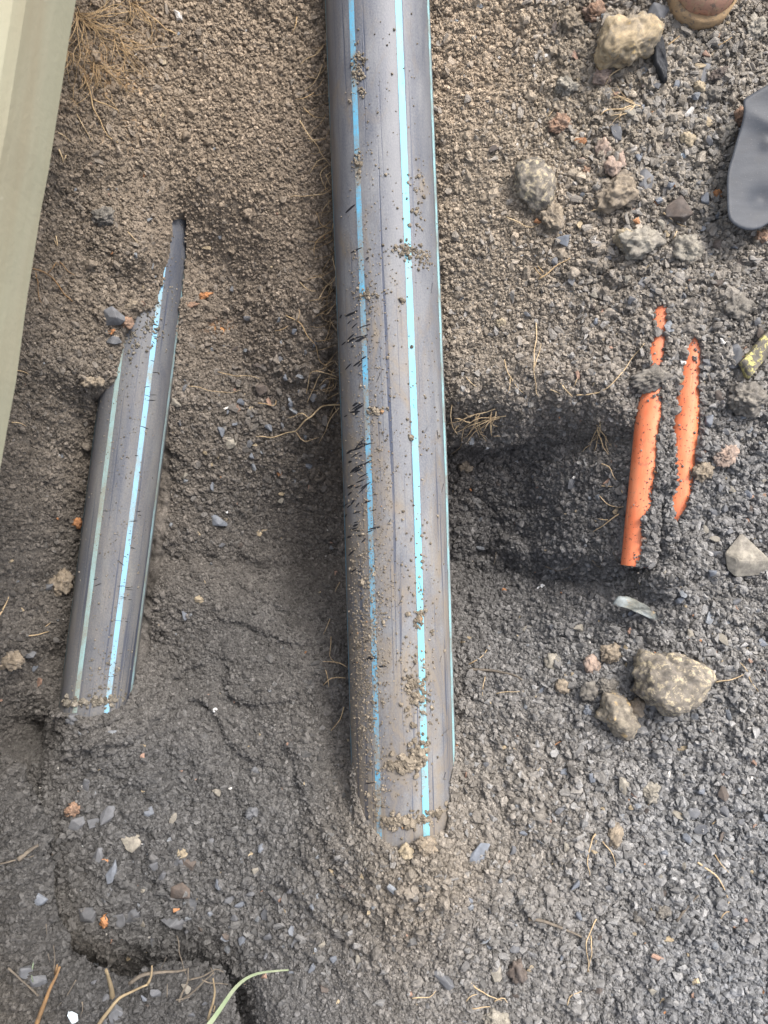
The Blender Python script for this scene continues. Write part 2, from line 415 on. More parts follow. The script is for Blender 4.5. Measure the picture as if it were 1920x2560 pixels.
for p in PIPES:
    ax = axis_at(p, Y)
    slope = np.cos(np.arctan((p.x[-1] - p.x[0]) / (p.y[-1] - p.y[0])))
    d = (X - ax) * slope
    near = np.abs(d) < p.R * 1.02
    pz = p.z + np.sqrt(np.clip(p.R ** 2 - d ** 2, 0, None))
    yr = (Y > p.ya) & (Y < p.yb)
    v = vis_rows(p, Y, d, X)
    l_ = np.interp(Y, p.lo[:, 0], p.lo[:, 1]); r_ = np.interp(Y, p.hi[:, 0], p.hi[:, 1])
    away = np.clip(np.maximum(l_ - d / p.R, d / p.R - r_), 0, 1) * p.R * sstep(0, .3, r_ - l_)
    dep = 0.012 if p.R > 0.03 else 0.006
    G = np.where(near & v & yr, np.minimum(G, np.maximum(pz - dep, p.z - 0.02 - 0.6 * p.R)), G)
    if p in (d1, d2):     # the ducts lie bedded in soil
        sup = p.z - .25 * p.R - (1.35 + .5 * fbm(X, Y, .07, 452, 3)) * np.maximum(0, np.abs(d) - .35 * p.R) - 1.2 * np.maximum(0, p.lo[:, 0].min() + .012 - Y) + .003 * fbm(X, Y, .02, 451, 3)
        G = np.where((np.abs(d) < 12 * p.R) & (Y < p.yb), np.maximum(G, np.minimum(sup, np.where(near & v, pz - dep, 9))), G)
    if p in (main, left):
        G = np.where((np.abs(d) < p.R * 0.86) & v & yr, np.minimum(G, p.z - 0.02), G)
    cover = 0.002 + np.minimum(0.45 * away, .03) + 0.004 * np.clip(fbm(X, Y, 0.02, p.seed + 3, 2), 0, 1)
    cov = np.maximum(G, pz + cover)
    G = np.where(near & ~v & yr, np.where(np.abs(d) < p.R, cov, G), G)
    bare |= (np.abs(d) < p.R * .93) & v & yr & (pz - G < .035 + (p.R > .03))

# a dark clod pressed over the left duct
def gh(x, y):
    return bil(gx, gy, G, np.asarray(x, float), np.asarray(y, float))
def place(px, py, lift=0.0):
    z = 0.0
    for _ in range(8):
        x, y = w_from_px(px, py, z)
        z = 0.5 * z + 0.5 * (float(gh(x, y)) + lift)
    x, y = w_from_px(px, py, z)
    return Vector((x, y, float(gh(x, y)) + lift))

# ---- soil hue map
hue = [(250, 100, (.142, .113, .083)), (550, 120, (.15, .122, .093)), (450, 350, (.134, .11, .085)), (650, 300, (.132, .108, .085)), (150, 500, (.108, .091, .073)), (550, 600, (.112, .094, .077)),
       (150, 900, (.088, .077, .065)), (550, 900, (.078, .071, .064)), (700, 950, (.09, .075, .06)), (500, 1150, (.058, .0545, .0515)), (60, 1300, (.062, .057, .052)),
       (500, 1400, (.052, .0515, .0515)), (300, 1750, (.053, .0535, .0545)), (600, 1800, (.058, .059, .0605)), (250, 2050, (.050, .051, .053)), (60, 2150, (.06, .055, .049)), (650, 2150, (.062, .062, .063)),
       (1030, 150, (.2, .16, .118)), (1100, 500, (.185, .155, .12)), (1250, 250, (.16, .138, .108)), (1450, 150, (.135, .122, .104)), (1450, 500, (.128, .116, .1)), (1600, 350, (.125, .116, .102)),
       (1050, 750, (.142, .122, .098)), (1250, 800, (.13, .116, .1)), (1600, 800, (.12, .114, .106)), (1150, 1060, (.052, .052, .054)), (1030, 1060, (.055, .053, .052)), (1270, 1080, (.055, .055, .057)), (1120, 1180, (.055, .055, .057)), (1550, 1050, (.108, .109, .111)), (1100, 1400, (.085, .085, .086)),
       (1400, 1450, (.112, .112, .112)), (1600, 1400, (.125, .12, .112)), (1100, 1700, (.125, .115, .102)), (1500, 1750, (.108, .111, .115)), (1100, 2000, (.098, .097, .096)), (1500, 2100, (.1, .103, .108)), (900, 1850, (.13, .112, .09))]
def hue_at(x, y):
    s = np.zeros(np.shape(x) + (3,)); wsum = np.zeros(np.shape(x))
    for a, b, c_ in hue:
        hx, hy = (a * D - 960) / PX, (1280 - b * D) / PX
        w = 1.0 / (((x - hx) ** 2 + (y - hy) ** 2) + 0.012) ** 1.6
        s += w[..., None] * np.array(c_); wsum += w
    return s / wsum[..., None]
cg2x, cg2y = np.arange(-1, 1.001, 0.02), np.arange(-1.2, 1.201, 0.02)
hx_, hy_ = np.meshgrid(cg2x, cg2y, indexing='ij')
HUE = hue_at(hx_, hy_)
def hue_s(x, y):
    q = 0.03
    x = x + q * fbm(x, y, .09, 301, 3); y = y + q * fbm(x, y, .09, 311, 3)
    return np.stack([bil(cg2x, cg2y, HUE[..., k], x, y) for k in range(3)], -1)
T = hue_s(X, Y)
# orange clay by the narrow pipe and rusty staining under the root mat
stain = np.clip(fbm(X, Y, 0.03, 321, 3) * 1.5 + 0.3, 0, 1)[..., None]
oc = (0.8 * blob(432, 655, 42, 16))[..., None] * stain
T = T * (1 - oc) + oc * np.array((.42, .19, .06))
oc = (0.55 * blob(230, 190, 110, 120))[..., None] * stain
T = T * (1 - oc) + oc * np.array((.26, .16, .075))
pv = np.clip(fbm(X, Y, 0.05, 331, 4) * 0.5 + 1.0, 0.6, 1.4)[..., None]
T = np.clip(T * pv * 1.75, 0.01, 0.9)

nx, ny = X.shape
co = np.empty((nx * ny, 3), np.float32); co[:, 0] = X.ravel(); co[:, 1] = Y.ravel(); co[:, 2] = G.ravel()
idx = np.arange(nx * ny).reshape(nx, ny)
quads = np.stack([idx[:-1, :-1], idx[1:, :-1], idx[1:, 1:], idx[:-1, 1:]], -1).reshape(-1, 4).astype(np.int32)
me = bpy.data.meshes.new("ground")
me.vertices.add(len(co)); me.vertices.foreach_set("co", co.ravel())
me.loops.add(quads.size); me.loops.foreach_set("vertex_index", quads.ravel())
me.polygons.add(len(quads)); me.polygons.foreach_set("loop_start", np.arange(0, quads.size, 4, dtype=np.int32))
me.polygons.foreach_set("use_smooth", np.ones(len(quads), bool))
me.update(calc_edges=True)
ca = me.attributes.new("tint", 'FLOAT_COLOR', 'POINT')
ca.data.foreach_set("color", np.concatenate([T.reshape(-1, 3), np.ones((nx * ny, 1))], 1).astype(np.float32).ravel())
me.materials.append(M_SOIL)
ground = link(bpy.data.objects.new("ground", me))
tag(ground, "dark crumbly excavated soil of the open trench", "ground", kind="structure")

# ------------------------------------------------------------------ pipes as objects
def pipe_mat(name, dust, dustcol, scratch, seed, plastic=(0.036, 0.047, 0.078), mud=1.0):  # plastic: black tinted blue, a sky reflection put into the base colour
    m, nt, bs = new_mat(name); nb = NB(nt)
    uv = nb.n("UVMap", uv_map="metres").outputs[0]
    big = nb.noise(nb.mapping(uv, (34, 6, 1), loc=(seed, seed * 2, 0)), 1.0, 5, 0.6, 0.4)
    fine = nb.noise(nb.mapping(uv, (420, 300, 1)), 1.0, 3, 0.7)
    streak = nb.noise(nb.mapping(uv, (230, 2.6, 1), rot=(0, 0, 0.012), loc=(seed, 0, 0)), 1.0, 3, 0.55, 0.1)
    streak2 = nb.noise(nb.mapping(uv, (90, 1.1, 1), rot=(0, 0, -0.03), loc=(seed * 3, 0, 0)), 1.0, 2, 0.5, 0.1)
    a = nb.math('MULTIPLY', nb.math('SUBTRACT', big, 0.5), 1.3)
    b = nb.math('MULTIPLY', nb.math('SUBTRACT', fine, 0.5), 1.1)
    sp_ = nb.n('SeparateXYZ'); nb.l(uv, sp_.inputs[0])
    mr = nb.n('MapRange'); mr.inputs[1].default_value = .75; mr.inputs[2].default_value = -.45; mr.inputs[3].default_value = dust - .1; mr.inputs[4].default_value = dust + .22
    nb.l(sp_.outputs[1], mr.inputs[0])
    fac = nb.math('ADD', nb.math('ADD', a, b), mr.outputs[0], clamp=True)
    s1 = nb.ramp(streak, [(0.6, 0.0), (0.65, .75)]); s2 = nb.ramp(streak2, [(0.62, 0.0), (0.65, 1.0)])
    scr = nb.math('MULTIPLY', nb.math('MAXIMUM', s1, s2), scratch)
    fac = nb.math('MULTIPLY', fac, nb.math('SUBTRACT', 1.0, scr), clamp=True)
    dc = nb.mix(nb.noise(nb.mapping(uv, (30, 14, 1)), 1.0, 5, 0.6), tuple(v * 0.75 for v in dustcol), tuple(min(1, v * 1.25) for v in dustcol))
    mudn = nb.noise(nb.mapping(uv, (22, 9, 1), loc=(seed * 5, 2, 0)), 1.0, 6, 0.7, 0.8)
    mr2 = nb.n('MapRange'); mr2.inputs[1].default_value = .6; mr2.inputs[2].default_value = -.5; mr2.inputs[3].default_value = -.04; mr2.inputs[4].default_value = .12
    nb.l(sp_.outputs[1], mr2.inputs[0])
    flank_ = nb.n('MapRange'); flank_.inputs[1].default_value = 0.0; flank_.inputs[2].default_value = -.08; flank_.inputs[3].default_value = 0.0; flank_.inputs[4].default_value = .07
    nb.l(sp_.outputs[0], flank_.inputs[0])
    mudf = nb.ramp(nb.math('ADD', nb.math('ADD', mudn, mr2.outputs[0]), flank_.outputs[0]), [(0.5, 0.0), (0.68, 0.85 * mud)])
    dc = nb.mix(mudf, dc, (0.2, 0.168, 0.128))
    fac = nb.math('MAXIMUM', fac, nb.math('MULTIPLY', mudf, nb.math('SUBTRACT', 1.0, nb.math('MULTIPLY', scr, .6))))
    nb.l(nb.mix(fac, plastic, dc), bs.inputs["Base Color"])
    r = nb.n("MapRange"); r.inputs[3].default_value = 0.36; r.inputs[4].default_value = 0.7
    nb.l(fac, r.inputs[0]); nb.l(r.outputs[0], bs.inputs["Roughness"])
    bs.inputs["Specular IOR Level"].default_value = 0.5
    hgt = nb.math('ADD', nb.math('MULTIPLY', fine, 0.5), nb.math('MULTIPLY', scr, -0.4))
    nb.bump(hgt, 0.5, 0.0012, bs)
    return m
def stripe_mat(name, col, dust, dustcol, seed):
    m, nt, bs = new_mat(name); nb = NB(nt); pbr(bs, 0.55, 0.4)
    uv = nb.n("UVMap", uv_map="metres").outputs[0]
    big = nb.noise(nb.mapping(uv, (30, 16, 1), loc=(seed, seed, 0)), 1.0, 5, 0.65, 0.5)
    fine = nb.noise(nb.mapping(uv, (500, 380, 1)), 1.0, 3, 0.7)
    f = nb.math('ADD', nb.math('ADD', nb.math('MULTIPLY', nb.math('SUBTRACT', big, 0.5), 3.4), nb.math('MULTIPLY', nb.math('SUBTRACT', fine, 0.5), 1.7)), dust, clamp=True)
    nb.l(nb.mix(f, col, dustcol), bs.inputs["Base Color"])
    return m

def pipe_surface(name, p, y0, y1, a0, a1, R, mat, parent, nseg, ystep=0.02, closed=False):
    ys = np.arange(y0, y1 + ystep / 2, ystep); verts, faces, uvs = [], [], []
    axs = axis_at(p, ys)
    na = nseg + 1
    for k, y in enumerate(ys):
        dx = (axis_at(p, np.array([y + 0.01])) - axis_at(p, np.array([y - 0.01])))[0] / 0.02
        t = Vector((dx, 1, 0)).normalized(); s = Vector((t.y, -t.x, 0))
        for j in range(na):
            a = a0 + (a1 - a0) * j / nseg
            q = Vector((axs[k], y, p.z)) + s * (R * math.sin(a)) + Vector((0, 0, 1)) * (R * math.cos(a))
            verts.append(q); uvs.append((R * a, y))
    for k in range(len(ys) - 1):
        for j in range(nseg):
            i = k * na + j
            faces.append((i, i + 1, i + na + 1, i + na))
    o = mesh_obj(name, verts, faces, mat, parent)
    ul = o.data.uv_layers.new(name="metres")
    vi = np.empty(len(o.data.loops), np.int32); o.data.loops.foreach_get("vertex_index", vi)
    ul.data.foreach_set("uv", np.array(uvs, np.float32)[vi].ravel())
    return o

def yy(disp_y, z):               # plan y of a row of the viewing grid at height z
    return w_from_px(0, disp_y * D, z)[1]

PI = math.pi
DUST = (0.19, 0.194, 0.2)
M_PIPE = pipe_mat("dusty_black_polyethylene_sky_tint", 0.60, DUST, 0.95, 3.0)
M_PIPE_L = pipe_mat("black_polyethylene_sky_tint_thin_dust", 0.5, (0.16, 0.16, 0.155), 0.8, 8.0, mud=.35)
main_o = empty("water_pipe", (0, 0, -MAIN_R))
tag(main_o, "thick black plastic water pipe with blue stripes crossing the whole trench, caked in dust", "pipe")
y_lo, y_hi = main.ya, 2.2
PARENT_OFF = Vector((0, 0, MAIN_R))
def on_parent(o, par):
    o.matrix_parent_inverse = Matrix.Translation(-par.location)
    return o
on_parent(pipe_surface("pipe_wall", main, y_lo, y_hi, -PI, PI, MAIN_R, M_PIPE, main_o, 96), main_o)
CY = (0.055, 0.44, 0.66)
SW = 0.0044
for ang, dst, sw, colr in ((-80, .5, SW, (0.08, 0.3, 0.45)), (-29, .6, SW, (0.1, 0.36, 0.56)), (21, .16, SW * 1.15, (0.15, 0.45, 0.58)), (70, .4, SW * 1.3, (0.28, 0.52, 0.57))):
    a = math.radians(ang); h = sw / MAIN_R
    m = stripe_mat("blue_stripe", colr, dst, (0.2, 0.185, 0.16), ang * 0.37)
    o = on_parent(pipe_surface("stripe", main, y_lo, y_hi, a - h, a + h, MAIN_R + 0.0004, m, main_o, 4), main_o)
left_o = empty("water_pipe", (axis_at(left, np.array([0.0]))[0], 0, LEFT_Z - LEFT_R))
tag(left_o, "narrower black plastic water pipe with pale blue stripes, half buried below the beam", "pipe")
on_parent(pipe_surface("pipe_wall", left, left.ya, left.yb, -PI, PI, LEFT_R, M_PIPE_L, left_o, 72), left_o)
for ang, dst, colr in ((-13, .5, (0.25, 0.4, 0.42)), (37, .3, (0.2, 0.42, 0.6)), (86, .5, (0.26, 0.42, 0.48)), (-64, .65, (0.1, 0.28, 0.36))):
    a = math.radians(ang); h = 0.0042 / LEFT_R
    m = stripe_mat("pale_blue_stripe", colr, dst, (0.22, 0.23, 0.2), ang * 0.21)
    on_parent(pipe_surface("stripe", left, left.ya, left.yb, a - h, a + h, LEFT_R + 0.0004, m, left_o, 4), left_o)

def duct_mat():
    m, nt, bs = new_mat("orange_duct_plastic"); nb = NB(nt); pbr(bs, 0.42, 0.45)
    uv = nb.n("UVMap", uv_map="metres").outputs[0]
    geo = nb.n("NewGeometry").outputs["Position"]
    big = nb.noise(nb.mapping(uv, (40, 14, 1)), 1.0, 4, 0.6)
    c = nb.mix(nb.ramp(big, [(0.35, 0.0), (0.7, 1.0)]), (0.68, 0.165, 0.07), (0.72, 0.26, 0.13))
    st = nb.ramp(nb.noise(nb.mapping(uv, (380, 9, 1), rot=(0, 0, 0.05)), 1.0, 3, 0.6), [(0.6, 0.0), (0.7, 0.35)])
    c = nb.mix(st, c, (0.85, 0.48, 0.3))
    mud = nb.ramp(nb.noise(geo, 190, 3, 0.6), [(0.62, 0.0), (0.66, 1.0)])
    mud2 = nb.ramp(nb.noise(geo, 60, 4, 0.75, 0.5), [(0.56, 0.0), (0.72, 0.75)])
    c = nb.mix(mud, c, (0.16, 0.07, 0.05)); c = nb.mix(mud2, c, (0.28, 0.1, 0.07))
    nb.l(c, bs.inputs["Base Color"])
    nb.l(nb.mix(mud, (0.42,) * 3, (0.9,) * 3), bs.inputs["Roughness"])
    nb.bump(nb.math('ADD', mud, st), 0.4, 0.0008, bs)
    return m
M_DUCT = duct_mat()
for p, lab, ya, yb in ((d1, "orange plastic duct split in two by a dark clod, lower end reaching the pit", 1223, 640),
                       (d2, "shorter orange plastic duct showing as one ragged strip, away from the pit", 1162, 706)):
    y0, y1 = yy(ya, DUCT_Z), yy(yb, DUCT_Z)
    o = pipe_surface("orange_duct", p, y0, y1, -PI, PI, DUCT_R, M_DUCT, None, 40)
    tag(o, lab, "duct", "orange ducts")

# plastic burrs gouged out of the flank of the thick pipe
M_BURR, nt, bs = new_mat("gouged_black_plastic"); pbr(bs, 0.45, 0.4); nb = NB(nt)
nb.l(nb.mix(nb.noise(nb.n("TexCoord").outputs["Object"], 300, 3), (0.008, 0.009, 0.012), (0.03, 0.032, 0.04)), bs.inputs["Base Color"])
def burrs(p, R, spots, parent, name):
    vs, fs = [], []
    for (disp_y, ang, L, w, tilt) in spots:
        y0 = yy(disp_y, p.z + R * 0.7); b = len(vs); nseg = 5
        for k in range(nseg + 1):
            t = k / nseg - 0.5
            wl = w * (1 - (2 * t) ** 2) ** 0.7  + 0.0001
            a = math.radians(ang) + t * L * math.cos(tilt) / R
            y = y0 + t * L * math.sin(tilt)
            ax_ = axis_at(p, np.array([y]))[0]
            for sgn, lift in ((-1, 0.0003), (1, 0.0012)):
                rr = R + lift
                vs.append((ax_ + rr * math.sin(a), y + sgn * wl, p.z + rr * math.cos(a)))
        for k in range(nseg):
            i = b + 2 * k
            fs.append((i, i + 1, i + 3, i + 2))
    o = on_parent(mesh_obj(name, vs, fs, M_BURR, parent), parent)
    o["kind"] = "stuff"
    return o
rr_ = random.Random(4)
sp = []
for cy_, n_ in ((705, 8), (740, 12), (790, 7), (880, 14), (960, 12), (1010, 12), (1050, 14), (1090, 14), (1140, 10), (1170, 8), (1235, 4), (1390, 12), (1440, 5), (1700, 3), (560, 4), (450, 3), (660, 5)):
    for _ in range(int(n_ * .6)):
        sp.append((cy_ + rr_.gauss(0, 12), -46 + rr_.gauss(0, 12), rr_.uniform(.006, .024), rr_.uniform(.0005, .0016), 0.32 + rr_.gauss(0, .16)))
for _ in range(16):
    sp.append((rr_.uniform(600, 1700), rr_.uniform(-20, 60), rr_.uniform(.006, .018), rr_.uniform(.0003, .0007), rr_.gauss(1.2, .5)))
burrs(main, MAIN_R, sp, main_o, "gouge_marks")
sp = [(rr_.uniform(700, 1480), rr_.choice([38, 42, 46, -10]) + rr_.gauss(0, 5), rr_.uniform(.005, .018), rr_.uniform(.0003, .0009), rr_.gauss(-.15, .2)) for _ in range(34)]
burrs(left, LEFT_R, sp, left_o, "gouge_marks")

# ------------------------------------------------------------------ loose crumbs and chips (uncountable)
def hull_chip(seed, flat):
    r = random.Random(seed); bm = bmesh.new()
    for _ in range(r.randint(9, 14)):
        v = Vector((r.gauss(0, 1), r.gauss(0, 1), r.gauss(0, 1))).normalized()
        v *= r.uniform(0.75, 1.0)
        bm.verts.new((v.x * 0.5, v.y * 0.5 * r.uniform(.8, 1.1), v.z * 0.5 * flat))
    res = bmesh.ops.convex_hull(bm, input=bm.verts)
    bmesh.ops.delete(bm, geom=[g for g in res["geom_interior"] if isinstance(g, bmesh.types.BMVert)], context='VERTS')
    return bm
def lump(seed, sub, rough=0.35, freq=1.6, squash=0.8):
    bm = bmesh.new(); bmesh.ops.create_icosphere(bm, subdivisions=sub, radius=0.5)
    off = Vector((seed * 3.7, seed * 1.3, seed * 2.1))
    for v in bm.verts:
        n_ = v.co.normalized()
        k = 1 + rough * mnoise.noise(n_ * freq + off) + rough * 0.6 * mnoise.noise(n_ * freq * 2.3 + off) + rough * 0.35 * mnoise.noise(n_ * freq * 5 + off)
        v.co = Vector((v.co.x, v.co.y, v.co.z * squash)) * k
    return bm
def proto_collection(name, bms, mat, smooth):
    col = bpy.data.collections.new(name)
    for i, bm in enumerate(bms):
        me = bpy.data.meshes.new("%s_%02d" % (name, i)); bm.to_mesh(me); bm.free()
        if smooth: me.polygons.foreach_set("use_smooth", [True] * len(me.polygons))
        me.materials.append(mat)
        col.objects.link(bpy.data.objects.new("%s_%02d" % (name, i), me))
    return col
COL_CRUMB = proto_collection("crumb_shapes", [lump(i, 2, 0.5, 1.5, 0.85) for i in range(8)], M_CRUMB, False)
COL_CHIP = proto_collection("chip_shapes", [hull_chip(i + 40, f) for i, f in enumerate((.35, .45, .55, .65, .5, .4, .8, .7, .3, .6))], M_CHIP, False)

def scatter_tree(col):
    ng = bpy.data.node_groups.new("scatter_" + col.name, 'GeometryNodeTree')
    ng.interface.new_socket("Geometry", in_out='INPUT', socket_type='NodeSocketGeometry')
    ng.interface.new_socket("Geometry", in_out='OUTPUT', socket_type='NodeSocketGeometry')
    N, L = ng.nodes, ng.links
    gi, go = N.new("NodeGroupInput"), N.new("NodeGroupOutput")
    iop = N.new("GeometryNodeInstanceOnPoints"); ci = N.new("GeometryNodeCollectionInfo")
    ci.inputs[0].default_value = col; ci.inputs[1].default_value = True; ci.inputs[2].default_value = True
    iop.inputs["Pick Instance"].default_value = True
    def named(nm, t):
        nd = N.new("GeometryNodeInputNamedAttribute"); nd.data_type = t; nd.inputs[0].default_value = nm
        return nd.outputs[0]
    L.new(gi.outputs[0], iop.inputs["Points"]); L.new(ci.outputs[0], iop.inputs["Instance"])
    L.new(named("idx", 'INT'), iop.inputs["Instance Index"])
    L.new(named("rot", 'FLOAT_VECTOR'), iop.inputs["Rotation"])
    L.new(named("scl", 'FLOAT_VECTOR'), iop.inputs["Scale"])
    L.new(iop.outputs[0], go.inputs[0])
    return ng
TREES = {c_.name: scatter_tree(c_) for c_ in (COL_CRUMB, COL_CHIP)}
def scatter(name, label, cat, pos, rot, scl, colr, col):
    n_ = len(pos); me = bpy.data.meshes.new(name)
    me.vertices.add(n_); me.vertices.foreach_set("co", pos.astype(np.float32).ravel())
    def att(nm, t, f, v): me.attributes.new(nm, t, 'POINT').data.foreach_set(f, v)
    att("rot", 'FLOAT_VECTOR', "vector", rot.astype(np.float32).ravel())
    att("scl", 'FLOAT_VECTOR', "vector", scl.astype(np.float32).ravel())
    att("idx", 'INT', "value", rng.integers(0, len(col.objects), n_).astype(np.int32))
    att("col", 'FLOAT_COLOR', "color", np.concatenate([colr, np.ones((n_, 1))], 1).astype(np.float32).ravel())
    o = link(bpy.data.objects.new(name, me))
    md = o.modifiers.new("scatter", 'NODES'); md.node_group = TREES[col.name]
    return tag(o, label, cat, kind="stuff")

def ground_points(n_, density=None, xr=(-.74, .72), yr=(-.93, .93)):
    x = rng.uniform(*xr, n_); y = rng.uniform(*yr, n_)
    keep = bil(gx, gy, bare.astype(float), x, y) < 0.3
    if density is not None:
        keep &= rng.random(n_) < density(x, y)
    return x[keep], y[keep]
def blob_at(x, y, cx, cy, rx, ry):
    x0, y0 = (cx * D - 960) / PX, (1280 - cy * D) / PX
    return np.exp(-(((x - x0) / (rx * D / PX)) ** 2 + ((y - y0) / (ry * D / PX)) ** 2))
def tilt_rot(n_, t):
    return np.stack([rng.normal(0, t, n_), rng.normal(0, t, n_), rng.uniform(0, 6.283, n_)], 1)

# fine soil crumbs everywhere
fine_at = lambda x, y: np.clip(.9 * blob_at(x, y, 450, 500, 420, 560) + .8 * blob_at(x, y, 1080, 400, 150, 480) + blob_at(x, y, 560, 1400, 300, 300) + .8 * blob_at(x, y, 700, 2100, 260, 160), 0, 1)
x, y = ground_points(400000, lambda x, y: 1 - .2 * np.clip(blob_at(x, y, 1500, 350, 300, 450) + blob_at(x, y, 1500, 1000, 300, 450) + blob_at(x, y, 1450, 1750, 450, 450) + blob_at(x, y, 330, 2000, 300, 140), 0, 1))
n_ = len(x); s = np.clip(rng.lognormal(math.log(.0043), .42, n_), .0018, .012) * (1 - .33 * fine_at(x, y))
gxx, gyy = np.gradient(G, gx, gy)
STEEP = np.clip(np.sqrt(1 + gxx ** 2 + gyy ** 2) - 1.15, 0, 3)
ex, ey = ground_points(260000, lambda x, y: .22 * bil(gx, gy, STEEP, x, y))
es = np.clip(rng.lognormal(math.log(.0045), .4, len(ex)), .002, .011)
x, y, s = np.concatenate([x, ex]), np.concatenate([y, ey]), np.concatenate([s, es]); n_ = len(x)
zj = np.concatenate([np.zeros(n_ - len(ex)), rng.uniform(-.004, .003, len(ex))])
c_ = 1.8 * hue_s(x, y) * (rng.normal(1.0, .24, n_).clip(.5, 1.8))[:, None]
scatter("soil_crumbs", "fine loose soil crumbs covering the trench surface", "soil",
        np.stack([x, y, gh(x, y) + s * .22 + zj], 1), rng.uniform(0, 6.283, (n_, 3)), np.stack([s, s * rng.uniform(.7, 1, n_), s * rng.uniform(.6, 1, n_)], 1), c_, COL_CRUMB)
# small angular chips: coarse where the photo is coarse
def chip_density(x, y):
    d_ = 0.32 + 0.68 * np.clip(sstep(.08, .22, x) * 1.0 * (blob_at(x, y, 1500, 350, 350, 500) + blob_at(x, y, 1500, 1000, 350, 500) + blob_at(x, y, 1450, 1700, 450, 500)) + 1.0 * blob_at(x, y, 330, 2000, 330, 150) + .7 * blob_at(x, y, 550, 950, 200, 180) + .5 * blob_at(x, y, 80, 1500, 100, 150), 0, 1)
    d_ *= 1 - .75 * np.clip(blob_at(x, y, 560, 1400, 220, 160) + blob_at(x, y, 620, 2170, 150, 70) + .9 * blob_at(x, y, 520, 250, 240, 230) + .6 * blob_at(x, y, 1050, 350, 120, 400), 0, 1)
    return d_ * (1 - .35 * fine_at(x, y))
def chip_cols(x, y, n_):
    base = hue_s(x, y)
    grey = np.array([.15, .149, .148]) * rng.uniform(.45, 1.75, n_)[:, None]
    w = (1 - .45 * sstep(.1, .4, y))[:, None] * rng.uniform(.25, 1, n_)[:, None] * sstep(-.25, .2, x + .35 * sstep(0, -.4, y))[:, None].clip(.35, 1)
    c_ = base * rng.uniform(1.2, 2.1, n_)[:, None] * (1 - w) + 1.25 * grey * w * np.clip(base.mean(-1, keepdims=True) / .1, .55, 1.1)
    k = rng.random(n_)
    for lo_, hi_, cc in ((0, .002, (.4, .2, .1)), (.002, .006, (.6, .58, .55)), (.006, .014, (.32, .21, .16)), (.014, .026, (.38, .31, .21)), (.026, .05, (.2, .215, .235))):
        q = (k >= lo_) & (k < hi_); c_[q] = np.array(cc) * rng.uniform(.7, 1.15, q.sum())[:, None]
    return c_
x, y = ground_points(85000, chip_density)
n_ = len(x); s = np.clip(rng.lognormal(math.log(.0066), .45, n_), .003, .018)
scatter("gravel", "loose small angular stone chips strewn over the soil", "gravel",
        np.stack([x, y, gh(x, y) + s * .15], 1), tilt_rot(n_, .6), np.stack([s * 1.2, s * rng.uniform(.6, 1, n_), s], 1), chip_cols(x, y, n_), COL_CHIP)
# coarser chips
x, y = ground_points(26000, lambda x, y: chip_density(x, y) * np.clip(.15 + 1.4 * blob_at(x, y, 330, 2010, 330, 150) + .5 * blob_at(x, y, 550, 930, 160, 150) + .8 * blob_at(x, y, 1500, 1850, 350, 350) + .7 * blob_at(x, y, 1450, 300, 300, 350), 0, 1))
n_ = len(x); s = np.clip(rng.lognormal(math.log(.0135), .25, n_), .009, .021)
scatter("coarse_gravel", "coarser angular stone chips strewn over the soil", "gravel",
        np.stack([x, y, gh(x, y) + s * .25], 1), tilt_rot(n_, .3), np.stack([s * 1.2, s * rng.uniform(.6, 1, n_), s * .9], 1), chip_cols(x, y, n_), COL_CHIP)
# crumbly lumps on top
x, y = ground_points(10000, lambda x, y: .15 + .85 * np.clip(blob_at(x, y, 1400, 400, 400, 500) + blob_at(x, y, 1150, 1750, 350, 350) + blob_at(x, y, 1500, 2000, 400, 300), 0, 1) * (1 - fine_at(x, y)))
n_ = len(x); s = np.clip(rng.lognormal(math.log(.011), .35, n_), .006, .022)
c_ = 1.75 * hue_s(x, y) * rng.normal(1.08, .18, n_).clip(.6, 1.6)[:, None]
scatter("soil_lumps", "small crumbly soil lumps scattered among the chips", "soil",
        np.stack([x, y, gh(x, y) + s * .08], 1), rng.uniform(0, 6.283, (n_, 3)), np.stack([s, s * rng.uniform(.7, 1, n_), s * .8], 1), c_, COL_CRUMB)

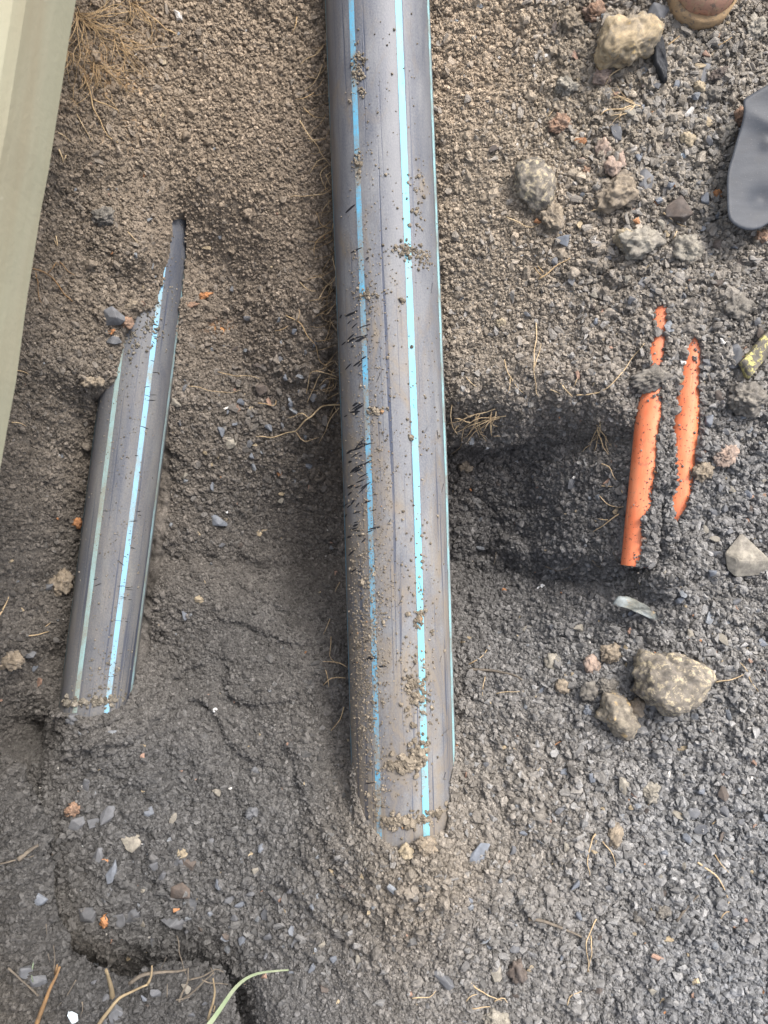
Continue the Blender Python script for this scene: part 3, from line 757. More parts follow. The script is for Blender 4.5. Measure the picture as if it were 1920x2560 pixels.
# ------------------------------------------------------------------ overhanging soil bank at the bottom left
def soil_bank(poly_px, z0, name, label):
    poly = np.array([w_from_px(a, b, z0) for a, b in poly_px])
    st = .0022
    bx = np.arange(poly[:, 0].min() - .01, poly[:, 0].max() + .01, st); by = np.arange(poly[:, 1].min() - .01, poly[:, 1].max() + .01, st)
    BX, BY = np.meshgrid(bx, by, indexing='ij')
    WX = BX + .010 * fbm(BX, BY, .05, 501, 4, .6); WY = BY + .010 * fbm(BX, BY, .05, 511, 4, .6)
    ins = np.zeros(BX.shape, bool); dist = np.full(BX.shape, 9.0)
    for (x1, y1), (x2, y2) in zip(poly, np.roll(poly, -1, 0)):
        cr_ = ((y1 > WY) != (y2 > WY)) & (WX < (x2 - x1) * (WY - y1) / (y2 - y1 + 1e-12) + x1); ins ^= cr_
        t = np.clip(((WX - x1) * (x2 - x1) + (WY - y1) * (y2 - y1)) / ((x2 - x1) ** 2 + (y2 - y1) ** 2), 0, 1)
        dist = np.minimum(dist, np.hypot(WX - x1 - t * (x2 - x1), WY - y1 - t * (y2 - y1)))
    e = np.where(ins, dist, -dist)
    F1, F2, R1 = worley(BX, BY, .03, 521); f1, f2, r1 = worley(BX, BY, .013, 522)
    Z = z0 + .014 * fbm(BX, BY, .12, 531, 4) + .007 * np.sqrt(np.clip(1 - (F1 / .65) ** 2, 0, 1)) * R1 + .004 * np.sqrt(np.clip(1 - (f1 / .7) ** 2, 0, 1)) * (.3 + r1)
    Z = Z - .03 * (1 - np.clip(e / .022, 0, 1)) ** 2.2
    under = z0 - .046 - .02 * np.clip(e / .05, 0, 1)
    ge = np.gradient(e, st); gn = np.hypot(*ge) + 1e-6
    edge_v = np.abs(e) < 1.6 * st
    BX2 = np.where(edge_v, BX - ge[0] / gn * np.clip(e, -2 * st, 2 * st), BX); BY2 = np.where(edge_v, BY - ge[1] / gn * np.clip(e, -2 * st, 2 * st), BY)
    BX2 += .0015 * fbm(BX, BY, .009, 561, 2); BY2 += .0015 * fbm(BX, BY, .009, 571, 2)
    keep = e > -.8 * st
    f = keep[:-1, :-1] & keep[1:, :-1] & keep[1:, 1:] & keep[:-1, 1:]
    id0 = np.arange(BX.size).reshape(BX.shape)
    q = np.stack([id0[:-1, :-1], id0[1:, :-1], id0[1:, 1:], id0[:-1, 1:]], -1)[f]
    N_ = BX.size
    fp = np.pad(f, 1)
    sides = []
    ii, jj = np.nonzero(f)
    for i_, j_ in zip(ii, jj):
        if not fp[i_, j_ + 1]: a, b = id0[i_, j_ + 1], id0[i_, j_]; sides.append((a, b, b + N_, a + N_)) 
        if not fp[i_ + 2, j_ + 1]: a, b = id0[i_ + 1, j_], id0[i_ + 1, j_ + 1]; sides.append((a, b, b + N_, a + N_))
        if not fp[i_ + 1, j_]: a, b = id0[i_, j_], id0[i_ + 1, j_]; sides.append((a, b, b + N_, a + N_))
        if not fp[i_ + 1, j_ + 2]: a, b = id0[i_ + 1, j_ + 1], id0[i_, j_ + 1]; sides.append((a, b, b + N_, a + N_))
    allf = np.concatenate([q, q[:, ::-1] + N_, np.array(sides)])
    V = np.concatenate([np.stack([BX2, BY2, Z], -1).reshape(-1, 3), np.stack([BX2, BY2, np.minimum(under, Z - .002)], -1).reshape(-1, 3)])
    used, inv = np.unique(allf, return_inverse=True)
    V = V[used]; allf = inv.reshape(allf.shape)
    me = bpy.data.meshes.new(name); me.from_pydata(V.tolist(), [], allf.tolist())
    me.polygons.foreach_set("use_smooth", [True] * len(me.polygons))
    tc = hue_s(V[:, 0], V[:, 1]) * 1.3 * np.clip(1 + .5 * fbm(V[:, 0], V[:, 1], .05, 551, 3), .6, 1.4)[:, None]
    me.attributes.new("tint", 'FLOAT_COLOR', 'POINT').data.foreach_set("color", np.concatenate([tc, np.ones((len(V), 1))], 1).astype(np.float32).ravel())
    me.materials.append(M_SOIL)
    o = link(bpy.data.objects.new(name, me)); tag(o, label, "bank", kind="structure")
    return bx, by, Z, e
BPOLY = [(-60, 1905), (10, 1935), (40, 1990), (60, 2030), (85, 2090), (92, 2160), (100, 2230), (112, 2300), (128, 2370), (150, 2425), (205, 2462), (262, 2482), (310, 2492), (352, 2462), (420, 2452), (470, 2462), (525, 2468), (556, 2500), (566, 2560), (580, 2720), (300, 2900), (-150, 2900), (-250, 2500), (-200, 2100)]
bkx, bky, BKZ, BKE = soil_bank(BPOLY, .075, "soil_bank", "raised overhanging soil bank in the bottom left corner")
x = rng.uniform(bkx[0], bkx[-1], 75000); y = rng.uniform(bky[0], bky[-1], 75000)
be = bil(bkx, bky, BKE, x, y); kk = (be > -.001) & ((be > .004) | (rng.random(len(x)) < .95)); x, y = x[kk], y[kk]; n_ = len(x)
s = np.clip(rng.lognormal(math.log(.0038), .42, n_), .0018, .011)
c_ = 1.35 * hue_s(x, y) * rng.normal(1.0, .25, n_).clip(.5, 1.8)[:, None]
scatter("bank_crumbs", "loose soil crumbs covering the overhanging bank", "soil",
        np.stack([x, y, bil(bkx, bky, BKZ, x, y) + s * .22], 1), rng.uniform(0, 6.283, (n_, 3)), np.stack([s, s * rng.uniform(.7, 1, n_), s * rng.uniform(.6, 1, n_)], 1), c_, COL_CRUMB)
ii_, jj_ = np.nonzero(np.abs(BKE) < .0022)
pk = rng.integers(0, len(ii_), 5200); x = bkx[ii_[pk]] + rng.normal(0, .002, 5200); y = bky[jj_[pk]] + rng.normal(0, .002, 5200)
s = np.clip(rng.lognormal(math.log(.0062), .45, 5200), .003, .015)
c_ = 1.35 * hue_s(x, y) * rng.normal(1.0, .25, 5200).clip(.5, 1.8)[:, None]
scatter("bank_edge_lumps", "soil lumps along the broken edge of the overhanging bank", "soil",
        np.stack([x, y, bil(bkx, bky, BKZ, x, y) - rng.uniform(-.002, .016, 5200)], 1), rng.uniform(0, 6.283, (5200, 3)), np.stack([s, s * .85, s * .8], 1), c_, COL_CRUMB)
_gh0 = gh
def gh(x, y):
    z = _gh0(x, y); xa, ya = np.asarray(x, float), np.asarray(y, float)
    inside = (xa > bkx[0]) & (xa < bkx[-1]) & (ya > bky[0]) & (ya < bky[-1]) & (bil(bkx, bky, BKE, xa, ya) > .002)
    return np.where(inside, np.maximum(z, bil(bkx, bky, BKZ, xa, ya)), z)

# crumbs lying on the two pipes and the ducts
def pipe_points(p, R, rows, size, n_each=None):
    pos, sz = [], []
    for (dx, dy, sx, sy, n_, s_) in rows:
        for _ in range(n_):
            a_px, b_px = dx + rng.normal(0, sx), dy + rng.normal(0, sy)
            y0 = yy(b_px, p.z + R * .8)
            ax_ = axis_at(p, np.array([y0]))[0]
            x0 = w_from_px(a_px * D, 0, p.z + R * .8)[0]
            o_ = x0 - ax_
            if abs(o_) > R * .97: continue
            s2 = max(.0012, rng.lognormal(math.log(s_), .35))
            pos.append((x0, y0, p.z + math.sqrt(R * R - o_ * o_) + s2 * .2)); sz.append(s2)
    return np.array(pos), np.array(sz)
rows = [(800, 1150, 30, 260, 1100, .0016), (790, 1480, 26, 110, 700, .0019), (790, 700, 25, 220, 300, .0017), (770, 1350, 18, 160, 500, .0018), (900, 1500, 22, 150, 160, .0038), (880, 1640, 18, 8, 90, .006), (868, 1648, 14, 6, 50, .006), (905, 1610, 8, 12, 40, .006),
        (905, 1335, 6, 8, 26, .005), (895, 1470, 9, 8, 30, .0045), (905, 1500, 7, 8, 24, .005), (885, 1480, 6, 10, 20, .004), (920, 1480, 8, 30, 40, .0035), (880, 545, 14, 10, 90, .003), (915, 560, 12, 12, 70, .003), (905, 440, 10, 40, 70, .003), (790, 640, 12, 10, 60, .003),
        (775, 165, 8, 30, 110, .003), (775, 355, 6, 12, 50, .003), (870, 655, 3, 2, 6, .004), (888, 945, 3, 3, 6, .004), (810, 890, 10, 4, 50, .0032), (800, 1300, 20, 60, 160, .0024), (800, 1560, 20, 60, 150, .0024), (870, 1765, 40, 8, 110, .005), (935, 1755, 20, 8, 30, .004), (820, 1720, 20, 40, 120, .0025), (850, 900, 60, 600, 500, .0019), (915, 1300, 25, 300, 160, .0025)]
ps, sz = pipe_points(main, MAIN_R, rows, 0)
cc = np.array([.2, .172, .135]) * rng.normal(1, .25, len(sz)).clip(.5, 1.6)[:, None]
cc[rng.random(len(sz)) < .006] = (.3, .19, .11)
scatter("soil_specks", "dried soil specks stuck on top of the thick pipe", "soil", ps, rng.uniform(0, 6.28, (len(sz), 3)), np.repeat(sz[:, None], 3, 1), cc, COL_CRUMB)
for p_, rows_, lab_ in ((d1, [(1425, 720, 8, 50, 16, .003), (1415, 855, 12, 8, 24, .003), (1425, 950, 5, 60, 18, .0025), (1402, 1100, 7, 60, 20, .0025), (1382, 1210, 12, 8, 24, .0035), (1385, 1000, 14, 100, 30, .0013)], "soil specks stuck on the split orange duct"),
                     (d2, [(1500, 765, 10, 14, 16, .003), (1466, 900, 4, 60, 14, .0025), (1503, 920, 4, 60, 14, .0025), (1452, 1050, 4, 40, 14, .0025), (1490, 1060, 4, 40, 14, .0025), (1466, 1132, 8, 8, 24, .0035), (1480, 950, 12, 100, 24, .0013)], "soil specks stuck on the shorter orange duct")):
    ps, sz = pipe_points(p_, DUCT_R, rows_, 0)
    cc = np.array([.2, .185, .165]) * rng.normal(1, .25, len(sz)).clip(.5, 1.6)[:, None]
    scatter("soil_specks", lab_, "soil", ps, rng.uniform(0, 6.28, (len(sz), 3)), np.repeat(sz[:, None], 3, 1), cc, COL_CRUMB)
ps, sz = pipe_points(left, LEFT_R, [(270, 1100, 45, 260, 700, .0016), (230, 1460, 30, 40, 160, .0022), (330, 700, 14, 30, 120, .003), (290, 740, 8, 20, 60, .003), (370, 600, 15, 60, 120, .002), (220, 1512, 36, 6, 120, .005)], 0)
cc = np.array([.17, .155, .13]) * rng.normal(1, .25, len(sz)).clip(.5, 1.6)[:, None]
scatter("soil_specks", "dried soil specks stuck on the narrower half buried pipe", "soil", ps, rng.uniform(0, 6.28, (len(sz), 3)), np.repeat(sz[:, None], 3, 1), cc, COL_CRUMB)

# ------------------------------------------------------------------ single stones, clods and fragments
def at_ground(o, px, py, lift, rz, tx=0.0, ty=0.0):
    q = place(px, py, 0.0)
    o.location = (q.x, q.y, q.z + lift); o.rotation_euler = (tx, ty, rz)
    return o
def m_per_px(px, py):
    return (CAMH - place(px, py).z) / CAMH / PX
CHIP_MESH, CLOD_MESH = {}, {}
def stone(name, label, cat, px, py, L, Wd, rot, mat, shape='chip', H=None, group=None, tilt=0.15, sink=0.2):
    """L, Wd: length and width in photo pixels, rot in degrees (counter-clockwise in plan)"""
    k = m_per_px(px, py); seed = int(px * 7 + py * 13)
    L, Wd = L * k, Wd * k
    H = (H if H is not None else (0.5 if shape == 'chip' else 0.8) * min(L, Wd))
    if shape == 'chip':
        bm = hull_chip(seed, 1.0)
        r = random.Random(seed)
    else:
        bm = lump(seed % 997, 5 if L > .03 else 4, 0.42, 1.3, 1.0)
    xs = [v.co.x for v in bm.verts]; ys = [v.co.y for v in bm.verts]; zs = [v.co.z for v in bm.verts]
    ex, ey, ez = max(xs) - min(xs), max(ys) - min(ys), max(zs) - min(zs)
    for v in bm.verts:
        v.co = Vector((v.co.x / ex * L, v.co.y / ey * Wd, v.co.z / ez * H))
    if shape == 'clod':      # crumbly skin
        for v in bm.verts:
            n_ = v.co.normalized()
            v.co += n_ * (0.0034 * mnoise.noise(v.co * 170 + Vector((seed, 0, 0))) + 0.0034 * abs(mnoise.noise(v.co * 340)) + .0016 * mnoise.noise(v.co * 700))
    elif L > .012:
        bmesh.ops.bevel(bm, geom=list(bm.edges), offset=min(L, H) * .05, segments=1, affect='EDGES')
    o = bm_obj(name, bm, SM[mat], None, smooth=(shape == 'clod'))
    r = random.Random(seed + 1)
    at_ground(o, px, py, H * (0.5 - sink), math.radians(rot), r.gauss(0, tilt), r.gauss(0, tilt))
    return tag(o, label, cat, group)

S = [  # name, label, category, px, py, L, W, rot, material, shape
 ("stone", "small pale tan stone beside the root mat near the beam", "stone", 403, 153, 30, 20, -30, 'tan', 'chip'),
 ("soil_clod", "dark soil clod with a hollow beside it, below the root mat", "clod", 262, 545, 55, 40, 20, 'clod', 'clod'),
 ("soil_clod", "rounded brown clod just left of the big ochre rock", "clod", 1425, 56, 48, 46, 0, 'brown', 'clod'),
 ("soil_clod", "reddish crumbly clod touching the top of the ochre rock", "clod", 1487, 42, 62, 52, 10, 'rust', 'clod'),
 ("stone", "rounded olive grey stone below and left of the ochre rock", "stone", 1412, 220, 52, 52, 0, 'grey', 'clod'),
 ("stone", "pinkish stone in the roots below the ochre rock", "stone", 1503, 196, 44, 40, 0, 'pink', 'clod'),
 ("slate_chip", "long narrow grey slate chip standing alone right of the pink clods", "slate", 1541, 326, 62, 24, 100, 'slate', 'chip'),
 ("slate_chip", "pale grey slate sliver below the boot", "slate", 1761, 185, 62, 20, 72, 'slate', 'chip'),
 ("pebble", "ochre pebble at the lower end of the pale slate sliver", "pebble", 1746, 221, 28, 26, 0, 'tan', 'clod'),
 ("stone", "mottled brown stone right of the pale slate sliver", "stone", 1793, 190, 50, 24, 25, 'brownstone', 'clod'),
 ("soil_clod", "grey clod right of the ochre pebble", "clod", 1780, 238, 40, 46, 30, 'clod', 'clod'),
 ("slate_chip", "dark bluish slate chip between charcoal stick and ochre pebble", "slate", 1690, 213, 24, 20, 30, 'slateb', 'chip'),
 ("soil_clod", "pinkish pale clod, upper of the two pink clods above the crumbly brown clod", "clod", 1508, 380, 42, 50, 0, 'pink', 'clod'),
 ("stone", "flat pinkish stone chip right of the upper pink clod", "stone", 1555, 401, 22, 40, 10, 'pink', 'chip'),
 ("stone", "dull pink stone below the upper pink clod", "stone", 1528, 420, 36, 44, 20, 'pink', 'clod'),
 ("pebble", "tiny round pink pebble left of the pink clods, upper one", "pebble", 1450, 402, 14, 13, 0, 'pink', 'clod'),
 ("pebble", "small rust pink pebble left of the dull pink stone, lower one", "pebble", 1463, 428, 17, 19, 0, 'rust', 'clod'),
 ("soil_clod", "rust coloured crumbly clod in the brown soil left of the grey slate chip", "clod", 1396, 315, 52, 40, 30, 'rust', 'clod'),
 ("slate_chip", "dark pointed triangular chip right of the crumbly brown clod", "slate", 1613, 446, 52, 34, 80, 'slate', 'chip'),
 ("fragment", "flat bluish white fragment lying near the shovel", "fragment", 1716, 387, 46, 20, 20, 'bluewhite', 'chip'),
 ("soil_clod", "whitish crumbly lump just above the bluish white fragment", "clod", 1716, 352, 36, 34, 0, 'tan', 'clod'),
 ("stone", "brown wedge shaped stone left of the shovel's lower corner", "stone", 1690, 527, 66, 62, 60, 'brownstone', 'chip'),
 ("pebble", "bright orange round pebble beside the shovel edge", "pebble", 1790, 489, 23, 22, 0, 'orange', 'clod'),
 ("soil_clod", "orange brown clod overlapping the edge of the shovel blade", "clod", 1846, 306, 38, 46, 0, 'rust', 'clod'),
 ("stone", "rounded grey stone below the clod at the shovel edge", "stone", 1821, 331, 34, 32, 0, 'grey', 'clod'),
 ("pebble", "rusty pebble under the bottom edge of the shovel", "pebble", 1900, 592, 28, 34, 20, 'rust', 'clod'),
 ("soil_clod", "large crumbly brown clod between pink stones and triangular chip", "clod", 1545, 487, 124, 92, 20, 'brown', 'clod'),
 ("soil_clod", "brown clod directly below the oval speckled rock", "clod", 1376, 548, 58, 80, 20, 'brown', 'clod'),
 ("soil_clod", "wide pale grey clod below the crumbly brown clod", "clod", 1592, 612, 104, 74, 10, 'grey', 'clod'),
 ("soil_clod", "upright grey clod straight below the brown wedge stone", "clod", 1712, 628, 62, 72, 90, 'grey', 'clod'),
 ("soil_clod", "large grey clod with a pinkish top above the lichened board", "clod", 1832, 772, 78, 66, 60, 'clod', 'clod'),
 ("stone", "dark grey stone left of the lichened board's end", "stone", 1836, 893, 46, 54, 20, 'slate', 'chip'),
 ("soil_clod", "dark clod sitting across the orange duct and hiding its middle", "clod", 1626, 948, 92, 58, 15, 'clod', 'clod'),
 ("soil_clod", "pinkish grey clod right of the shorter duct's lower half", "clod", 1812, 1138, 64, 46, 35, 'pink', 'clod'),
 ("soil_clod", "brown clod adjoining the pinkish one, towards the shorter duct", "clod", 1758, 1178, 60, 42, 30, 'brown', 'clod'),
 ("soil_clod", "broad dark clod below the lichened board", "clod", 1862, 1000, 90, 80, 0, 'clod', 'clod'),
 ("pebble", "pale tan pebble in the open soil right of the thick pipe", "pebble", 1252, 809, 22, 20, 0, 'tan', 'clod'),
 ("stone", "broad smooth pale stone half sunk at the photo's edge below the ducts", "stone", 1872, 1392, 130, 96, -30, 'grey', 'chip'),
 ("soil_clod", "pinkish upright clod left of the two speckled rocks", "clod", 1477, 1662, 36, 60, 10, 'pink', 'clod'),
 ("soil_clod", "flat brown clod above the smaller speckled rock", "clod", 1526, 1634, 52, 44, 20, 'brown', 'clod'),
 ("soil_clod", "dark clod touching the top of the smaller speckled rock", "clod", 1514, 1715, 50, 42, 0, 'clod', 'clod'),
 ("soil_clod", "dark round clod left of the smaller speckled rock's top", "clod", 1472, 1725, 44, 44, 0, 'clod', 'clod'),
 ("soil_clod", "brown clod wedged between the two speckled rocks", "clod", 1588, 1768, 40, 40, 0, 'brown', 'clod'),
 ("slate_chip", "bright bluish slate chip under the greenish slate sliver", "slate", 1579, 1533, 22, 18, 10, 'slateb', 'chip'),
 ("soil_clod", "grey clod in line with the thick pipe's lower end, nearest the greenish sliver", "clod", 1380, 1655, 40, 40, 0, 'grey', 'clod'),
 ("soil_clod", "tan clod between thick pipe and the speckled rocks", "clod", 1405, 1715, 38, 36, 0, 'brown', 'clod'),
 ("slate_chip", "small blue slate chip left of the tan clod", "slate", 1356, 1725, 26, 14, 40, 'slateb', 'chip'),
 ("fragment", "white chalky fragment on the slope below the pit", "fragment", 1353, 1466, 24, 10, 30, 'white', 'chip'),
 ("pebble", "smooth bluish oval pebble left of the smaller speckled rock's ochre side", "pebble", 1468, 1773, 20, 16, 20, 'slateb', 'clod'),
 ("slate_chip", "large leaf shaped bluish slate flake below the thick pipe's end", "slate", 1198, 2136, 66, 36, 55, 'slateb', 'chip'),
 ("soil_clod", "big round grey clod with a smaller one, below the speckled rocks", "clod", 1614, 1972, 58, 54, 0, 'grey', 'clod'),
 ("stone", "greenish grey oblong stone left of the big round grey clod", "stone", 1562, 1963, 30, 44, 20, 'grey', 'chip'),
 ("soil_clod", "elongated brown clod below the greenish oblong stone", "clod", 1535, 2085, 34, 64, -10, 'brown', 'clod'),
 ("slate_chip", "pale grey slate chip standing out at the bottom centre of the gravel", "slate", 1240, 2430, 28, 50, 0, 'grey', 'chip'),
 ("stone", "mottled tan and blue stone right of the pale slate chip at bottom", "stone", 1292, 2425, 46, 50, 0, 'brownstone', 'clod'),
 ("soil_clod", "dark clod in the gravel at lower right, leftmost of a pair", "clod", 1598, 2285, 36, 40, 0, 'clod', 'clod'),
 ("soil_clod", "dark clod in the gravel at lower right, rightmost of a pair", "clod", 1650, 2270, 46, 44, 0, 'clod', 'clod'),
 ("stone", "dark half dome stone near the bottom of the photo", "stone", 1112, 2438, 58, 50, 0, 'slate', 'chip'),
 ("soil_clod", "grey clod cut by the bottom edge of the photo", "clod", 1238, 2545, 66, 50, 0, 'grey', 'clod'),
 ("soil_clod", "tan clod just below the buried end of the thick pipe", "clod", 1015, 2128, 34, 32, 0, 'tan', 'clod'),
 ("soil_clod", "brown clod right of the tan clod at the thick pipe's end", "clod", 1068, 2112, 50, 46, 0, 'brown', 'clod'),
 ("slate_chip", "triangular grey slate chip at right below the speckled rocks", "slate", 1752, 2066, 34, 28, 20, 'slate', 'chip'),
 ("slate_chip", "pale square slate chip right edge above the triangular one", "slate", 1728, 2030, 34, 28, 50, 'slate', 'chip'),
 ("stone", "upright grey stone chip at the top of the lower left slope", "stone", 161, 2003, 24, 34, 15, 'slate', 'chip'),
 ("stone", "orange tan stone on the lower left slope, its upper part", "stone", 183, 2026, 44, 32, 30, 'rust', 'clod'),
 ("slate_chip", "dark leaning slate chip right of the orange tan stone", "slate", 272, 2034, 52, 30, 60, 'slate', 'chip'),
 ("slate_chip", "blocky grey stone chip right of the orange tan stone, the lower one", "slate", 188, 2060, 40, 30, 10, 'slate', 'chip'),
 ("slate_chip", "grey chip with flat top beside the dark leaning slate", "slate", 236, 2057, 34, 22, 5, 'slate', 'chip'),
 ("stone", "large blocky stone in the middle of the lower left slope", "stone", 331, 2097, 50, 46, 10, 'grey', 'chip'),
 ("stone", "rounded upright grey stone left of the large blocky stone", "stone", 247, 2137, 34, 54, 0, 'slate', 'chip'),
 ("slate_chip", "dark smooth slate splinter below the large blocky stone", "slate", 283, 2178, 56, 24, 80, 'slateb', 'chip'),
 ("slate_chip", "narrow pale slate splinter below the dark smooth one", "slate", 271, 2231, 48, 20, 75, 'slate', 'chip'),
 ("stone", "angular grey stone with a tan one behind it, right part of lower left slope", "stone", 445, 2152, 56, 28, -40, 'slate', 'chip'),
 ("stone", "flat brown grey chip leaning on the angular grey stone", "stone", 472, 2160, 40, 24, -20, 'brownstone', 'chip'),
 ("pebble", "tan pebble above the angular grey stone", "pebble", 455, 2130, 28, 22, 0, 'tan', 'clod'),
 ("stone", "large dark stone in the lower part of the lower left slope", "stone", 452, 2228, 62, 44, 30, 'brownstone', 'chip'),
 ("slate_chip", "grey blade of slate right of the large dark stone", "slate", 490, 2255, 52, 26, 85, 'slate', 'chip'),
 ("slate_chip", "leaning dark slate wedge right of the orange pebble", "slate", 333, 2292, 62, 32, 60, 'slate', 'chip'),
 ("stone", "grey brown stone between orange pebble and leaning wedge", "stone", 297, 2290, 40, 36, 0, 'slate', 'chip'),
 ("pebble", "bright orange pebble on the lower left slope", "pebble", 265, 2302, 25, 25, 0, 'orange', 'clod'),
 ("stone", "rounded grey stone left of the orange pebble", "stone", 236, 2284, 46, 40, 0, 'slate', 'chip'),
 ("slate_chip", "big dark slate block right of the leaning wedge", "slate", 440, 2296, 74, 44, 30, 'slate', 'chip'),
 ("slate_chip", "thin upright slate leaf below the leaning wedge", "slate", 385, 2336, 56, 16, 80, 'slate', 'chip'),
 ("stone", "dark rounded stone under the big cavity's left wall", "stone", 150, 2322, 34, 34, 0, 'slate', 'chip'),
 ("stone", "rounded dark stone in the cavity, the larger of two", "stone", 172, 2346, 44, 36, 0, 'slate', 'chip'),
 ("slate_chip", "oval slate stone standing at the cavity above the roots", "slate", 346, 2418, 36, 52, 10, 'slate', 'chip'),
 ("slate_chip", "smooth pale slate flake on the sandy bank right of the slope", "slate", 668, 2281, 50, 26, 75, 'slate', 'chip'),
 ("pebble", "rounded grey pebble on the slope's upper right", "pebble", 632, 2028, 30, 26, 0, 'slate', 'clod'),
 ("pebble", "grey pebble alone on the slope between the pipes' lower ends", "pebble", 640, 1925, 24, 18, 0, 'slate', 'clod'),
 ("pebble", "bluish grey pebble above the large blocky stone", "pebble", 376, 2028, 26, 26, 0, 'slateb', 'chip'),
 ("slate_chip", "dark wet slate chip by the earthen bank", "slate", 98, 2247, 40, 30, 20, 'slateb', 'chip'),
 ("fragment", "tiny white fragment on the lower left slope", "fragment", 168, 2160, 12, 9, 0, 'white', 'chip'),
 ("fragment", "pair sized white crumb beside the earthen bank", "fragment", 112, 2216, 16, 10, 20, 'white', 'chip'),
 ("pebble", "rusty orange pebble touching the narrow pipe", "pebble", 195, 1307, 28, 26, 0, 'orange', 'clod'),
 ("soil_clod", "large brown clod left of the narrow pipe's lower half", "clod", 152, 1456, 74, 68, 30, 'brown', 'clod'),
 ("stone", "flat grey stone leaning on the large brown clod", "stone", 116, 1464, 32, 16, 0, 'slate', 'chip'),
 ("soil_clod", "brown clod at the photo's left edge beside the narrow pipe's end", "clod", 28, 1650, 70, 50, 0, 'brown', 'clod'),
 ("slate_chip", "grey chip left of the narrow pipe's end, topmost of three", "slate", 76, 1632, 28, 24, 0, 'slate', 'chip'),
 ("slate_chip", "pale grey chip left of the narrow pipe's end, lowest of three", "slate", 88, 1668, 22, 20, 0, 'slateb', 'chip'),
 ("stone", "dark chip on the shaded slope below the narrow pipe", "stone", 121, 1814, 22, 26, 0, 'slate', 'chip'),
 ("pebble", "tan pebble on the smooth soil between the pipes", "pebble", 499, 1500, 20, 17, 0, 'tan', 'clod'),
 ("fragment", "pale bluish sliver on the smooth soil between the pipes", "fragment", 462, 1540, 26, 11, 100, 'slateb', 'chip'),
 ("pebble", "grey pebble resting against the narrow pipe's lower end", "pebble", 216, 1775, 30, 24, 10, 'slate', 'clod'),
 ("slate_chip", "dark slate chip on the trench floor between the pipes", "slate", 546, 1302, 46, 26, -25, 'slateb', 'chip'),
 ("fragment", "white crumb on the trench floor above the dark slate chip", "fragment", 571, 1279, 13, 9, 20, 'white', 'chip'),
 ("fragment", "white flake on the edge right of the narrow pipe's end", "fragment", 537, 1774, 13, 9, 40, 'white', 'chip'),
 ("slate_chip", "grey triangular slate chip beside the narrow pipe's bare end", "slate", 287, 795, 50, 42, 10, 'slate', 'chip'),
 ("stone", "reddish brown stone touching the narrow pipe's covered part", "stone", 330, 816, 30, 28, 20, 'rust', 'clod'),
 ("soil_clod", "brown clod on the narrow pipe where its stripe begins", "clod", 358, 788, 30, 22, 30, 'brown', 'clod'),
 ("pebble", "small orange pebble below the triangular slate chip", "pebble", 281, 830, 14, 13, 0, 'orange', 'clod'),
 ("slate_chip", "dark slate chip under the small orange pebble", "slate", 287, 853, 38, 26, -20, 'slate', 'chip'),
 ("stone", "squarish grey green stone on the trench floor", "stone", 575, 1107, 30, 25, -20, 'grey', 'chip'),
 ("stone", "grey stone right of the squarish one on the trench floor", "stone", 635, 1110, 28, 22, 10, 'slate', 'chip'),
 ("stone", "dark brown stone on the steep soil by the roots", "stone", 652, 973, 30, 28, 0, 'brownstone', 'chip'),
 ("soil_clod", "rounded brown clod above the narrow pipe's upright shoulder, left one", "clod", 222, 955, 32, 26, 0, 'brown', 'clod'),
 ("soil_clod", "rounded brown clod above the narrow pipe's upright shoulder, right one", "clod", 248, 956, 28, 26, 0, 'brown', 'clod'),
 ("soil_clod", "bright orange clay lump beside the narrow pipe's top", "clod", 505, 742, 52, 14, 10, 'orange', 'clod'),
 ("soil_clod", "smaller orange clay lump below the bright one", "clod", 478, 762, 34, 10, 10, 'rust', 'clod'),
 ("soil_clod", "brown clod in the wall of the pit right of the thick pipe", "clod", 1163, 1168, 34, 26, 20, 'brown', 'clod'),
 ("stone", "dark slate standing in the pit wall right of centre", "stone", 1430, 1195, 22, 32, 0, 'slate', 'chip'),
 ("fragment", "red fragment at the photo's right edge beyond the ducts", "fragment", 1908, 1240, 26, 12, 0, 'rust', 'chip'),
 ("stone", "dark olive stone at top between boot and shovel", "stone", 1880, 80, 58, 56, 0, 'grey', 'clod'),
 ("slate_chip", "grey slate chip at the top left of the boot", "slate", 1640, 38, 62, 50, 30, 'slate', 'chip'),
 ("stone", "blue grey pebble stone above the pit's upper lip", "stone", 1412, 602, 40, 30, 0, 'slateb', 'chip'),
 ("soil_clod", "pale lumpy clod with white specks below the wide grey clod", "clod", 1558, 600, 54, 46, 0, 'tan', 'clod'),
]
for r in S:
    nm, lab, cat, px, py, L, Wd, rot, mt, shp = r
    big = max(L, Wd)
    gap = "stones and clods lying on the trench soil"
    lift_sink = 0.2 if shp == 'chip' else .33
    o = stone(nm, lab, cat, px, py, L * 1.1, Wd * 1.1, rot, mt, shp, group=gap, sink=lift_sink)
    o.location.z += .001
    if lab.startswith("orange brown clod overlapping"):
        o.location.z += .012
    if lab.startswith("dark clod sitting across"):
        o.location.z = DUCT_Z + DUCT_R * .9

